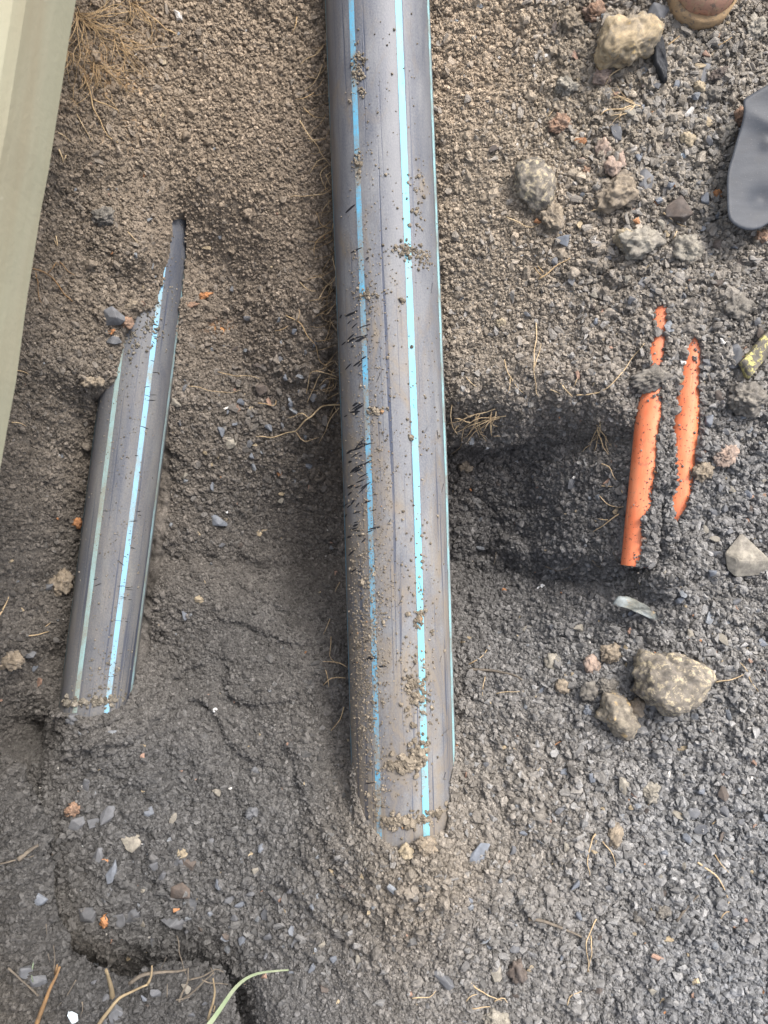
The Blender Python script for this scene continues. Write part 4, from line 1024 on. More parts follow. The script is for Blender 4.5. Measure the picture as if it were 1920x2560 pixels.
# further chips that stand out by size, placed where the gravel is coarse
M_V = [SM['slate'], SM['slateb'], SM['slate'], SM['brownstone'], SM['grey']]
chip_meshes = []
for i in range(12):
    bm = hull_chip(900 + i, (.45, .6, .35, .7)[i % 4])
    bmesh.ops.bevel(bm, geom=list(bm.edges), offset=.03, segments=1, affect='EDGES')
    me = bpy.data.meshes.new("stone_chip"); bm.to_mesh(me); bm.free()
    me.materials.append(M_V[i % 5]); chip_meshes.append(me)
zones = [(1500, 330, 200, 260, 36, "grey stone chip among the loose gravel between thick pipe and shovel", "chips in the upper gravel"),
         (1450, 1850, 260, 300, 50, "grey stone chip among the loose gravel below the speckled rocks", "chips in the lower gravel"),
         (350, 2000, 200, 110, 45, "grey stone chip among the coarse rubble of the lower left slope", "chips on the lower left slope"),
         (550, 900, 130, 150, 30, "brownish stone chip on the trench floor between the two pipes", "chips on the trench floor"),
         (1560, 1000, 110, 200, 26, "grey stone chip in the soil around the orange ducts", "chips around the ducts")]
taken = [(r[3], r[4], max(r[5], r[6])) for r in S] + [(1560, 108, 200), (1340, 470, 150), (1680, 1710, 220), (1545, 1785, 130), (1600, 1525, 150), (1655, 140, 120)]
LAND = [("ochre rock", 1560, 108), ("oval speckled rock", 1340, 465), ("charred stick", 1656, 140), ("shovel blade", 1860, 420), ("boot", 1750, 20), ("crumbly brown clod", 1545, 487), ("brown wedge stone", 1690, 527),
        ("wide pale grey clod", 1592, 612), ("split orange duct", 1600, 1150), ("shorter orange duct", 1700, 1080), ("lichened board", 1870, 900), ("largest rock", 1680, 1710), ("smaller speckled rock", 1545, 1785), ("slate sliver", 1600, 1522),
        ("leaf shaped slate flake", 1198, 2136), ("big round grey clod", 1614, 1972), ("hooked pale rootlet", 1790, 2200), ("diagonal caked root", 1400, 2325), ("dark half dome stone", 1112, 2438), ("thick pipe's buried end", 1010, 2090),
        ("large blocky stone", 331, 2097), ("orange tan stone", 183, 2026), ("bright orange pebble", 265, 2302), ("big dark slate block", 440, 2296), ("grass blade", 600, 2452), ("smooth pale slate flake", 668, 2281), ("narrow pipe's lower end", 240, 1765), ("squarish grey green stone", 575, 1107), ("twisting root", 740, 1080), ("orange clay lump", 505, 742), ("trench floor slate", 546, 1302)]
DIRS = ["right of", "above and right of", "above", "above and left of", "left of", "below and left of", "below", "below and right of"]
RANK = ["nearest", "second nearest", "third nearest", "fourth nearest", "fifth nearest", "sixth nearest", "seventh nearest", "eighth nearest"]
placed_chips = []
for (zx, zy, sx, sy, cnt, lab, grp) in zones:
    made = 0
    while made < cnt:
        px, py = rng.normal(zx, sx) * D, rng.normal(zy, sy) * D
        if not (10 < px < 1910 and 10 < py < 2550): continue
        if any(math.hypot(px - a, py - b) < 0.5 * s_ + 16 for a, b, s_ in taken): continue
        q = place(px, py)
        if float(bil(gx, gy, bare.astype(float), np.array(q.x), np.array(q.y))) > .01: continue
        if 800 < px < 1160 and py < 2100: continue
        if 1540 < px < 1760 and 760 < py < 1430: continue
        if px > 1790 and 200 < py < 600: continue
        if px < 240 and py > 1950: continue
        mi = int(rng.integers(12))
        o = bpy.data.objects.new("stone_chip", chip_meshes[mi]); link(o)
        s_ = rng.uniform(20, 38) / PX
        o.scale = (s_ * 1.15, s_ * rng.uniform(.6, 1), s_)
        o.location = (q.x, q.y, q.z + .003 + s_ * .14); o.rotation_euler = (rng.normal(0, .3), rng.normal(0, .3), rng.uniform(0, 6.28))
        tag(o, None, "stone", grp); taken.append((px, py, 24)); made += 1
        k = min(range(len(LAND)), key=lambda i_: math.hypot(px - LAND[i_][1], py - LAND[i_][2]))
        dx_, dy_ = px - LAND[k][1], LAND[k][2] - py
        placed_chips.append((k, int(round(math.atan2(dy_, dx_) / (PI / 4))) % 8, math.hypot(dx_, dy_), mi, o))
TONE = ["grey", "bluish", "dark grey", "brownish", "pale grey"]
groups_ = {}
for ch in placed_chips: groups_.setdefault((ch[0], ch[1], TONE[ch[3] % 5]), []).append(ch)
for (k, d_, tone), lst in groups_.items():
    lst.sort(key=lambda c_: c_[2])
    for r_, ch in enumerate(lst):
        extra = "" if len(lst) == 1 else ", " + RANK[min(r_, 7)] + ""
        ch[4]["label"] = "%s stone chip %s the %s%s" % (tone, DIRS[d_], LAND[k][0], extra)

# ---- rocks with their own outlines
def outline_rock(name, label, cat, pts, h, mat, lift=0.0, seed=1, rough=0.004, power=0.55, group=None):
    cx, cy = sum(p[0] for p in pts) / len(pts), sum(p[1] for p in pts) / len(pts)
    base = place(cx, cy); zt = base.z + h * .4
    wp = [Vector((*w_from_px(a, b, zt), 0)) - Vector((*w_from_px(cx, cy, zt), 0)) for a, b in pts]
    pol = sorted((math.atan2(v.y, v.x), v.length) for v in wp)
    th = np.array([p[0] for p in pol]); rad = np.array([p[1] for p in pol])
    th = np.concatenate([th - 2 * PI, th, th + 2 * PI]); rad = np.tile(rad, 3)
    bm = bmesh.new(); bmesh.ops.create_icosphere(bm, subdivisions=5, radius=1.0)
    off = Vector((seed * 5.1, seed * 2.3, seed))
    for v in bm.verts:
        a = math.atan2(v.co.y, v.co.x); s_ = math.hypot(v.co.x, v.co.y)
        R_ = float(np.interp(a, th, rad)) * (s_ ** power)
        z = (1 - .35 * (s_ ** 4)) * h * (abs(v.co.z) ** .7) * (1 if v.co.z > 0 else -.7)
        q = Vector((R_ * math.cos(a), R_ * math.sin(a), z))
        nn = Vector((v.co.x, v.co.y, v.co.z))
        k = rough * (1.2 * mnoise.noise(q * 32 + off) + .9 * mnoise.noise(q * 80 + off) + .7 * mnoise.noise(q * 190 + off) + .55 * abs(mnoise.noise(q * 360 + off)) + .3 * mnoise.noise(q * 700 + off))
        vd = mnoise.voronoi(q * 38 + off)[0]; vd2 = mnoise.voronoi(q * 95 + off)[0]
        v.co = q + nn * (k * .75 + rough * (1.5 * (.5 - vd[0]) + .55 * (.5 - vd2[0])))
    o = bm_obj(name, bm, mat)
    x_, y_ = w_from_px(cx, cy, zt)
    o.location = (x_, y_, base.z + lift)
    return tag(o, label, cat, group)
outline_rock("rock", "rough ochre yellow rock with a dark hollow under its lower edge", "rock",
    [(1507, 59), (1558, 57), (1609, 57), (1654, 68), (1648, 93), (1637, 125), (1600, 142), (1575, 154), (1541, 153), (1511, 163), (1484, 150), (1495, 113)], .034, SM['yellow'], .012, 3, .006, group="rocks on the soil")
outline_rock("rock", "oval dark speckled rock set in soil left of the pink stones", "rock",
    [(1307, 399), (1345, 404), (1377, 428), (1388, 465), (1382, 498), (1359, 527), (1330, 514), (1313, 492), (1293, 451)], .026, SM['lichen'], .002, 5, .005, group="rocks on the soil")
outline_rock("rock", "largest rock, angular and speckled black and cream, below the slate sliver", "rock",
    [(1597, 1650), (1617, 1634), (1665, 1644), (1696, 1644), (1756, 1664), (1783, 1692), (1764, 1720), (1745, 1746), (1716, 1777), (1677, 1787), (1648, 1774), (1617, 1752), (1583, 1732), (1594, 1703)], .045, SM['lichen'], .012, 7, .006, .5, group="rocks on the soil")
outline_rock("rock", "smaller speckled rock with an ochre patch, beside the largest rock", "rock",
    [(1507, 1740), (1538, 1729), (1563, 1746), (1577, 1771), (1589, 1797), (1589, 1825), (1560, 1842), (1532, 1831), (1521, 1805), (1498, 1786), (1504, 1769)], .032,
    stone_mat("speckled_ochre_rock", (0.3, 0.265, 0.21), (0.2, 0.178, 0.148), 120, bump=1.0, spots=(60, 0.57, 0.66, (0.46, 0.33, 0.16))), .006, 9, .006, group="rocks on the soil")
def plate(bm, outline, zf, thick, rings=10):
    """closed plate over a star-shaped outline (list of Vector 2D about the origin)"""
    n_ = len(outline); top, bot = [], []
    for s_, lst in ((0, top), (-thick, bot)):
        cv = bm.verts.new((0, 0, zf(0, 0) + s_)); lst.append([cv])
        for r in range(1, rings + 1):
            f = r / rings
            e = 0 if r < rings else (-.25 * thick if s_ == 0 else .25 * thick)
            lst.append([bm.verts.new((v[0] * f, v[1] * f, zf(v[0] * f, v[1] * f) + s_ + e)) for v in outline])
    for lst, flip in ((top, False), (bot, True)):
        for k in range(n_):
            t = (lst[0][0], lst[1][k], lst[1][(k + 1) % n_]); bm.faces.new(t[::-1] if flip else t)
            for r in range(1, rings):
                q = (lst[r][k], lst[r + 1][k], lst[r + 1][(k + 1) % n_], lst[r][(k + 1) % n_]); bm.faces.new(q[::-1] if flip else q)
    for k in range(n_):
        bm.faces.new((top[-1][k], bot[-1][k], bot[-1][(k + 1) % n_], top[-1][(k + 1) % n_]))
def slab_rock(name, label, cat, pts, thick, mat, lift, seed, rough, tilt):
    cx, cy = sum(p[0] for p in pts) / len(pts), sum(p[1] for p in pts) / len(pts)
    base = place(cx, cy); zt = base.z + lift
    c0 = np.array(w_from_px(cx, cy, zt)); pp = []
    for a, b in zip(pts, pts[1:] + pts[:1]):
        for t in (0, .33, .66): pp.append((a[0] + (b[0] - a[0]) * t, a[1] + (b[1] - a[1]) * t))
    ol = [tuple(np.array(w_from_px(a, b, zt)) - c0) for a, b in pp]
    ol = [(a + .0012 * mnoise.noise(Vector((a * 150, b * 150, seed))), b + .0012 * mnoise.noise(Vector((a * 150, b * 150, seed + 5)))) for a, b in ol]
    bm = bmesh.new()
    plate(bm, ol, lambda x_, y_: rough * (mnoise.noise(Vector((x_ * 40, y_ * 40, seed))) + .6 * mnoise.noise(Vector((x_ * 130, y_ * 130, seed))) + .4 * mnoise.noise(Vector((x_ * 300, y_ * 300, seed)))), thick, 9)
    bmesh.ops.recalc_face_normals(bm, faces=bm.faces)
    o = bm_obj(name, bm, mat); o.location = (c0[0], c0[1], zt); o.rotation_euler = (tilt[0], tilt[1], 0)
    return tag(o, label, cat)
slab_rock("slate_sliver", "long greenish grey slate sliver with a pale streak", "slate",
    [(1534, 1512), (1540, 1500), (1550, 1491), (1580, 1495), (1612, 1510), (1640, 1530), (1664, 1545), (1655, 1554), (1630, 1550), (1600, 1536), (1565, 1520)], .012, SM['slateg'], .022, 11, .003, (.1, .05))
slab_rock("charred_stick", "black charred stick leaning against the ochre rock", "stick",
    [(1642, 84), (1655, 84), (1661, 104), (1665, 140), (1673, 165), (1671, 196), (1662, 192), (1650, 170), (1640, 150), (1639, 110)], .016, SM['char'], .022, 13, .004, (.05, 0))

# ------------------------------------------------------------------ roots and twigs
def tube(bm, pts, r0, r1, sides=5):
    rings = []
    for i, p in enumerate(pts):
        a = pts[max(0, i - 1)]; b = pts[min(len(pts) - 1, i + 1)]
        t = (b - a); t = t.normalized() if t.length > 1e-9 else Vector((1, 0, 0))
        u = t.cross(Vector((0, 0, 1)));  u = u.normalized() if u.length > 1e-6 else Vector((1, 0, 0))
        w = t.cross(u)
        f = i / max(1, len(pts) - 1); r = r0 + (r1 - r0) * f
        rings.append([bm.verts.new(p + (u * math.cos(2 * PI * k / sides) + w * math.sin(2 * PI * k / sides)) * r) for k in range(sides)])
    for A_, B_ in zip(rings, rings[1:]):
        for k in range(sides):
            bm.faces.new((A_[k], A_[(k + 1) % sides], B_[(k + 1) % sides], B_[k]))
    bm.faces.new(rings[0][::-1]); bm.faces.new(rings[-1])
def path3(pxpts, lift, wob, rnd, step=9.0, zfix=None):
    """polyline of photo pixels laid on the soil, with a wobble, lifted a little"""
    out = []
    for (a, b) in zip(pxpts, pxpts[1:]):
        L = math.hypot(b[0] - a[0], b[1] - a[1]); k = max(1, int(L / step))
        for i in range(k):
            t = i / k; out.append((a[0] + (b[0] - a[0]) * t, a[1] + (b[1] - a[1]) * t))
    out.append(pxpts[-1])
    ph = [rnd.uniform(0, 6.28) for _ in range(4)]; res = []
    dx, dy = pxpts[-1][0] - pxpts[0][0], pxpts[-1][1] - pxpts[0][1]
    L = max(1.0, math.hypot(dx, dy)); nxp, nyp = -dy / L, dx / L
    for i, (x, y) in enumerate(out):
        s_ = i * step
        o_ = wob * (math.sin(s_ * .045 + ph[0]) + .7 * math.sin(s_ * .11 + ph[1]) + .4 * math.sin(s_ * .23 + ph[2])) * min(1, i / 3)
        f = i / max(1, len(out) - 1)
        lf = lift * (0.35 + math.sin(PI * min(1, f * 1.1)) + .25 * math.sin(s_ * .07 + ph[3]))
        if zfix is None:
            q = place(x + nxp * o_, y + nyp * o_, max(.0045, lf))
        else:
            zz = zfix[0] + (zfix[1] - zfix[0]) * f + .004 * math.sin(s_ * .05 + ph[3])
            q = Vector((*w_from_px(x + nxp * o_, y + nyp * o_, zz), zz))
        res.append(q)
    z = [q.z for q in res]                      # roots bridge hollows instead of following every crumb
    for i in range(len(res)):
        res[i].z = max(z[i], sum(z[max(0, i - 2):i + 3]) / len(z[max(0, i - 2):i + 3]))
    return res
def smooth3(p, it):
    for _ in range(it):
        p = [p[0]] + [(a + b * 2 + c_) / 4 for a, b, c_ in zip(p, p[1:], p[2:])] + [p[-1]]
    return p
def roots(name, label, cat, strands, mat, lift=.006, wob=4.0, seed=1, group=None, zfix=None):
    rnd = random.Random(seed); bm = bmesh.new()
    for st in strands:
        w = st[0]; pts = st[1:]
        p3 = path3(pts, lift, wob, rnd, 9.0, zfix)
        r = w * (1.05 if len(strands) < 40 else .7) / 2 / PX
        p3 = smooth3(p3, 4 if w > 7 else 1)
        tube(bm, p3, r, r * .45)
    return tag(bm_obj(name, bm, mat), label, cat, group)
def fan(ox, oy, ang0, ang1, n_, l0, l1, w, seed, branch=2):
    """strands leaving a point between two directions (degrees, 0 = right, 90 = down the photo)"""
    rnd = random.Random(seed); out = []
    for i in range(n_):
        a = math.radians(rnd.uniform(ang0, ang1)); L = rnd.uniform(l0, l1); x, y = ox + rnd.gauss(0, 6), oy + rnd.gauss(0, 6)
        pts = [(x, y)]; k = max(3, int(L / 28))
        for j in range(k):
            a += rnd.gauss(0, .28); x += math.cos(a) * L / k; y += math.sin(a) * L / k; pts.append((x, y))
            if branch and rnd.random() < .16 * branch:
                bx, by, ba = x, y, a + rnd.choice((-1, 1)) * rnd.uniform(.4, 1.1); bp = [(bx, by)]
                for _ in range(rnd.randint(2, 4)):
                    ba += rnd.gauss(0, .3); bx += math.cos(ba) * L * .1; by += math.sin(ba) * L * .1; bp.append((bx, by))
                out.append([w * .55] + bp)
        out.append([w * rnd.uniform(.6, 1.1)] + pts)
    return out
g = "thin roots growing out of the soil"
st = fan(196, 40, -20, 95, 26, 90, 210, 3.4, 3, 3) + fan(240, 165, 0, 140, 16, 40, 120, 2.6, 5, 3) + fan(300, 110, -40, 90, 14, 60, 140, 2.6, 8, 3) + fan(330, 10, 10, 100, 6, 60, 150, 2.6, 12, 2) + fan(175, 140, 20, 110, 10, 50, 110, 2.6, 13, 2)
roots("root_mat", "dense golden mat of fibrous roots hanging beside the beam", "roots", st, M_ROOT_O, .016, 4, 21)
roots("root", "forked tan root below the golden root mat", "root", [[4.5, (210, 190), (225, 225), (232, 250), (235, 275), (262, 330), (272, 345), (300, 358)], [3.4, (232, 248), (268, 262), (300, 280)], [2.6, (262, 240), (285, 260), (302, 284)]], M_ROOT_O, .008, 2, 22, g)
roots("root", "straight pale rootlet below the forked tan root near the beam", "root", [[3, (192, 285), (212, 320), (232, 355)]], M_ROOT, .006, 1.5, 23, g)
roots("root", "short pale rootlet at the beam, left of the straight one", "root", [[3, (145, 332), (165, 342), (180, 358)]], M_ROOT, .006, 1.5, 24, g)
roots("root", "forked splinter like rootlet at the beam's edge", "root", [[4.5, (146, 372), (156, 392), (160, 410)], [3, (165, 388), (160, 402)]], M_ROOT, .006, 1, 25, g)
roots("root", "small looped rootlet left of the narrow pipe's buried tip", "root", [[3, (140, 590), (144, 620), (136, 600)], [2.6, (320, 580), (350, 605)]], M_ROOT, .005, 3, 26, g)
roots("root", "branched brown root growing from under the beam's middle", "root", [[5, (82, 672), (120, 685), (150, 715), (182, 755)], [3, (150, 655), (190, 690)], [3, (88, 680), (106, 760)], [2.6, (120, 685), (140, 650), (150, 668)]], M_TWIG, .008, 3, 27, g)
roots("root", "pale rootlet pair beside the beam's lower end", "root", [[3, (42, 926), (66, 928), (80, 938)], [3, (28, 1056), (52, 1056), (72, 1066)]], M_ROOT, .005, 2, 28, g)
roots("root", "long thin root right of the big root mat, top left", "root", [[3.2, (440, 85), (330, 10), (300, -20)], [3, (360, 30), (382, 80), (378, 110)]], M_ROOT_O, .006, 3, 29, g)
# roots at the left flank of the thick pipe
pr = [("topmost short root beside the thick pipe", [[3.4, (743, 48), (738, 70), (733, 86)]]),
 ("curved root springing off the thick pipe near the top, forked at its tip", [[3.6, (808, 118), (785, 138), (762, 148), (748, 162)], [2.6, (790, 134), (800, 122)]]),
 ("knotted rootlet beside the thick pipe, third from the top", [[3, (806, 165), (792, 200), (775, 226), (760, 225)], [2.4, (790, 200), (766, 190)]]),
 ("small arched root beside the thick pipe above the long root", [[3, (786, 238), (766, 240), (738, 248)], [2.6, (760, 275), (786, 288), (812, 300)]]),
 ("long thin root crossing down to the thick pipe's stripe start", [[3.4, (750, 305), (768, 335), (790, 365), (820, 400), (826, 415)], [2.6, (770, 350), (810, 345)], [2.6, (815, 398), (790, 400), (776, 440)]]),
 ("bundle of rootlets hugging the thick pipe below the long thin root", [[3, (820, 415), (795, 432), (810, 470), (824, 480)], [2.6, (826, 430), (812, 440)], [2.6, (815, 440), (830, 470)], [3, (828, 475), (800, 486), (725, 496)], [2.6, (830, 500), (806, 520), (800, 545)]]),
 ("reddish rootlet bundle under the previous one on the thick pipe", [[3, (830, 580), (805, 590), (790, 610), (785, 640)], [2.6, (832, 600), (815, 615)], [2.6, (828, 575), (795, 560), (790, 530)]]),
 ("whitish crossing rootlets beside the thick pipe's upper middle", [[3, (800, 690), (836, 720)], [3, (796, 752), (815, 712), (836, 700)], [2.6, (752, 712), (790, 732)], [3, (832, 640), (836, 690), (820, 735)]]),
 ("brown rootlets beside the thick pipe under the whitish ones", [[3, (838, 760), (815, 790), (800, 778), (812, 800), (840, 812)], [2.6, (842, 828), (822, 802)]]),
 ("long pale root running down to the tuft beside the thick pipe", [[3, (715, 790), (745, 805), (790, 860), (800, 910), (820, 920)], [2.6, (745, 805), (748, 772)], [2.4, (690, 832), (720, 815)]]),
 ("root tuft with a soil knot beside the thick pipe's middle", [[3.4, (846, 945), (805, 930), (775, 935), (765, 985)], [3, (805, 930), (790, 960), (770, 1010)], [2.6, (810, 915), (838, 900), (848, 925)], [3, (845, 950), (815, 946), (800, 970)], [2.6, (820, 925), (840, 935)]]),
 ("thick twisting root creeping left from the thick pipe over the trench floor", [[5, (850, 1012), (800, 1015), (770, 1045), (740, 1080), (700, 1090), (640, 1090)], [3.4, (770, 1045), (756, 1030), (720, 1050)], [3, (740, 1080), (760, 1105), (800, 1090)], [3, (848, 1020), (815, 1060), (800, 1110)], [2.6, (835, 1010), (846, 1040)]]),
 ("thin wavy root lying on the trench floor left of the twisting root", [[3, (645, 1008), (672, 1008), (692, 1012), (690, 1000)]]),
 ("long hair thin root across the trench floor between the pipes", [[2.4, (545, 930), (600, 942), (650, 945)], [2, (470, 965), (540, 980), (600, 975)]])]
for i, (lab, st) in enumerate(pr):
    roots("root", lab, "root", st, M_ROOT if i % 3 else M_ROOT_O, .012, 3, 60 + i, g)
roots("root", "tiny rootlets on the slope left of the thick pipe's lower half", "root", [[2.6, (850, 1455), (838, 1480)], [2.4, (826, 1545), (806, 1585)], [2.4, (828, 1590), (824, 1640), (845, 1660)]], M_ROOT, .006, 2, 90, g)
roots("root", "forked white rootlets pressed against the thick pipe's lower left side", "root", [[3.2, (868, 1666), (838, 1655), (806, 1654)], [3.2, (864, 1692), (830, 1696), (808, 1712)], [2.6, (815, 1672), (822, 1716)]], M_ROOT, .012, 2, 91, g)
roots("root", "bent pale rootlet beside the thick pipe's buried end", "root", [[3, (860, 1766), (850, 1800), (826, 1826)]], M_ROOT, .01, 1.5, 92, g)
rf = random.Random(77); st = []
for yq in np.concatenate([np.linspace(110, 560, 16), np.linspace(560, 1000, 30)]):
    xq = 818 + (yq / 1280) * 36 + rf.uniform(-14, 2); a = math.radians(rf.uniform(120, 250)); x_, y_ = xq, yq; pl = [(x_, y_)]
    for _ in range(rf.randint(3, 6)):
        a += rf.gauss(0, .5); x_ += math.cos(a) * rf.uniform(8, 18); y_ += abs(math.sin(a)) * rf.uniform(4, 16); pl.append((x_, y_))
    st.append([rf.uniform(1.6, 2.8)] + pl)
roots("root_fringe", "fringe of fine brown rootlets lining the upper left flank of the thick pipe", "roots", st, M_ROOT_O, .014, 3, 78)
# right side of the thick pipe
roots("root", "tangled root tuft hanging over the pit's upper lip by the thick pipe", "root", fan(1235, 1035, 90, 200, 9, 40, 110, 3.4, 31, 2) + fan(1190, 1040, 60, 170, 6, 30, 80, 3, 33, 2) + [[3.4, (1130, 1012), (1128, 1050), (1145, 1088)], [3, (1265, 1040), (1215, 1045), (1160, 1065), (1150, 1110), (1130, 1140)]], M_ROOT, .014, 4, 93, g)
roots("root", "thin upright root above the pit's upper lip", "root", [[3, (1340, 805), (1336, 900), (1338, 985), (1345, 992)], [2.2, (1336, 920), (1350, 860)]], M_ROOT, .008, 2, 94, g)
roots("root", "rootlets curling in the soil left of the thin upright root", "root", [[2.6, (1275, 945), (1270, 985)], [2.4, (1165, 945), (1195, 970)], [2.4, (1260, 900), (1275, 940), (1310, 990)]], M_ROOT, .006, 3, 95, g)
roots("root", "long curved root from the pit lip up towards the orange duct", "root", [[3.2, (1440, 988), (1500, 985), (1535, 955), (1560, 920), (1612, 860)], [2.4, (1400, 960), (1430, 990)]], M_ROOT, .007, 2, 96, g)
roots("root", "crooked rootlet above the pit lip, right of the thin upright root", "root", [[2.8, (1403, 960), (1420, 980), (1432, 990)], [2.4, (1375, 975), (1400, 985)], [2.4, (1435, 965), (1445, 940)]], M_ROOT, .007, 3, 97, g)
roots("root", "small tan rootlet in the gravel straight above the pit's lip", "root", [[4, (1345, 700), (1380, 675), (1425, 645)], [3, (1352, 690), (1335, 670)], [3, (1358, 682), (1345, 665)]], M_ROOT_O, .008, 2, 98, g)
roots("root", "rootlet tuft in the pit wall close to the orange duct", "root", fan(1500, 1068, 20, 160, 7, 30, 80, 3, 35, 2), M_ROOT, .012, 4, 99, g)
roots("root", "pale hooked rootlets lower in the pit wall near the duct", "root", [[3, (1500, 1160), (1525, 1165), (1540, 1200)], [3, (1500, 1215), (1530, 1220)], [2.6, (1548, 1218), (1560, 1240)], [2.6, (1495, 1240), (1520, 1262), (1560, 1265)]], M_ROOT, .01, 3, 100, g)
roots("root", "forked rootlet at the pit floor next to the duct's end", "root", [[3.4, (1548, 1285), (1520, 1300), (1500, 1320), (1480, 1330)], [2.6, (1520, 1300), (1490, 1296)]], M_ROOT, .01, 2, 101, g)
roots("root", "row of fine rootlets along the pit's lower edge", "root", [[2.8, (1360, 1415), (1390, 1425), (1430, 1420), (1450, 1390)], [2.6, (1480, 1400), (1500, 1425), (1510, 1380)], [2.6, (1530, 1380), (1555, 1415)], [2.4, (1240, 1380), (1236, 1415)]], M_ROOT_D, .008, 3, 102, g)
roots("root", "rootlet on the soil beside the thick pipe's lower right", "root", [[3, (1172, 1660), (1200, 1645), (1222, 1612)]], M_ROOT, .006, 2, 103, g)
roots("root", "grey soil covered root lying across from the thick pipe", "root", [[9, (1175, 1672), (1230, 1674), (1290, 1690), (1305, 1700)]], M_ROOT_D, .006, 2, 104, g)
roots("root", "hair thin rootlet just below the soil covered root", "root", [[2.6, (1240, 1732), (1310, 1726)], [2.2, (1212, 1690), (1205, 1740)]], M_ROOT, .006, 1.5, 105, g)
roots("root", "golden rootlet right of the largest rock", "root", [[3.6, (1785, 1704), (1830, 1700), (1868, 1678)], [2.4, (1868, 1678), (1850, 1655)], [2.2, (1870, 1690), (1895, 1730)]], M_ROOT, .006, 2, 106, g)
roots("root", "knotted roots in the soil below the ochre rock", "root", fan(1590, 262, 120, 230, 6, 50, 110, 3, 37, 2) + [[4, (1560, 165), (1535, 185), (1520, 205), (1512, 215)], [3.4, (1600, 140), (1620, 140), (1640, 130)], [4, (1500, 290), (1510, 278), (1550, 270), (1595, 262)]], M_ROOT, .01, 4, 107, g)
roots("root", "straight dry stem right of the charred stick", "root", [[3.4, (1668, 115), (1700, 88)], [2.4, (1790, 118), (1830, 95)]], M_ROOT_O, .008, 1, 108, g)
roots("root", "rootlet hanging from the brown wedge stone by the shovel", "root", [[4, (1656, 535), (1672, 540), (1680, 552)], [3, (1690, 580), (1682, 600)], [2.4, (1690, 560), (1712, 570)]], M_ROOT, .01, 2, 109, g)
roots("root", "pale rootlet in the soil under the oval speckled rock", "root", [[3, (1265, 545), (1300, 555), (1330, 570), (1352, 560)], [2.4, (1475, 530), (1500, 520)]], M_ROOT, .006, 2.5, 110, g)
roots("root", "thin straw left of the rounded olive stone", "root", [[2.4, (1370, 292), (1395, 262), (1425, 243)]], M_ROOT, .006, 1, 111, g)
roots("root", "longest pale rootlet in the bottom right gravel, hooked", "root", [[5, (1744, 2156), (1785, 2185), (1815, 2225), (1822, 2248)], [3.6, (1822, 2248), (1820, 2260)]], M_ROOT, .007, 2, 112, g)
roots("root", "small root pieces either side of the longest hooked rootlet", "root", [[3.4, (1786, 2135), (1805, 2160), (1822, 2180)], [3.4, (1800, 2295), (1815, 2278), (1828, 2280)], [3.6, (1780, 2060), (1790, 2052)]], M_ROOT, .006, 2, 113, g)
roots("root", "two upright rootlets in the gravel below the elongated brown clod", "root", [[3.6, (1488, 2083), (1470, 2125), (1466, 2160), (1473, 2188)], [3, (1505, 2102), (1525, 2130), (1542, 2165)]], M_ROOT, .007, 2.5, 114, g)
roots("root", "looped rootlets low in the bottom gravel, upright pair", "root", [[3, (1490, 2295), (1475, 2330), (1465, 2380), (1470, 2430)], [3, (1475, 2335), (1480, 2380), (1472, 2430)]], M_ROOT, .007, 3, 115, g)
roots("root", "grey soil caked root lying diagonally in the bottom gravel", "root", [[9, (1320, 2296), (1360, 2300), (1420, 2325), (1480, 2358)]], M_ROOT_D, .005, 2, 116, g)
roots("root", "second soil caked root, steeper, right of the diagonal one", "root", [[8, (1690, 2300), (1720, 2265), (1745, 2235)]], M_ROOT_D, .005, 2, 117, g)
roots("root", "tangle of pale rootlets at the bottom below the thick pipe", "root", [[3.6, (1172, 2450), (1190, 2475), (1225, 2485), (1255, 2500)], [3.4, (1235, 2500), (1262, 2495), (1268, 2505)], [3, (1030, 2495), (1075, 2495), (1090, 2480)], [3, (1165, 2500), (1190, 2480)], [3, (1180, 2520), (1225, 2515)]], M_ROOT, .007, 3, 118, g)
roots("root", "short rootlet right of the bottom tangle", "root", [[3.2, (1418, 2512), (1422, 2490), (1452, 2475)]], M_ROOT, .006, 2, 119, g)
# bottom left cavity
roots("twig", "orange brown twig leaning over the cavity at the lower left", "twig", [[11, (92, 2562), (108, 2520), (124, 2470), (150, 2418)], [8, (150, 2418), (143, 2412)]], M_TWIG, .02, 1.5, 130, zfix=(0.1, 0.13))
roots("root", "thin grey stem rising above the orange brown twig", "root", [[3.6, (138, 2424), (136, 2390), (135, 2364)]], M_ROOT_D, .03, 1, 131, g, zfix=(0.13, 0.16))
roots("split_stick", "split beige stick standing in the cavity", "stick", [[14, (288, 2502), (278, 2465), (266, 2424)], [7, (284, 2494), (272, 2450), (267, 2425)]], M_STRAW, .02, .5, 132, zfix=(0.05, 0.12))
roots("root", "gnarled pale root with a broken upright end, bottom left", "root", [[10, (244, 2565), (275, 2525), (300, 2490), (335, 2474), (368, 2462)], [7, (368, 2462), (380, 2440), (380, 2414)]], M_STRAW, .02, 2, 133, g, zfix=(0.1, 0.1))
roots("root", "thick earthy root behind the gnarled pale one", "root", [[10, (325, 2458), (350, 2440), (400, 2430), (466, 2424)]], M_ROOT_D, .03, 2, 134, g, zfix=(0.09, 0.085))
roots("root", "bundle of soil covered roots right of the gnarled root", "root", [[6, (448, 2505), (462, 2470), (472, 2445), (468, 2420)], [6, (455, 2500), (490, 2475), (505, 2450), (535, 2432)], [4.5, (470, 2450), (500, 2440), (540, 2425), (560, 2430)], [3.6, (440, 2500), (475, 2490)], [3.6, (505, 2450), (540, 2460), (570, 2462)], [4, (535, 2435), (527, 2418)], [3, (418, 2492), (420, 2460)]], M_ROOT_D, .018, 3, 135, g, zfix=(0.1, 0.1))
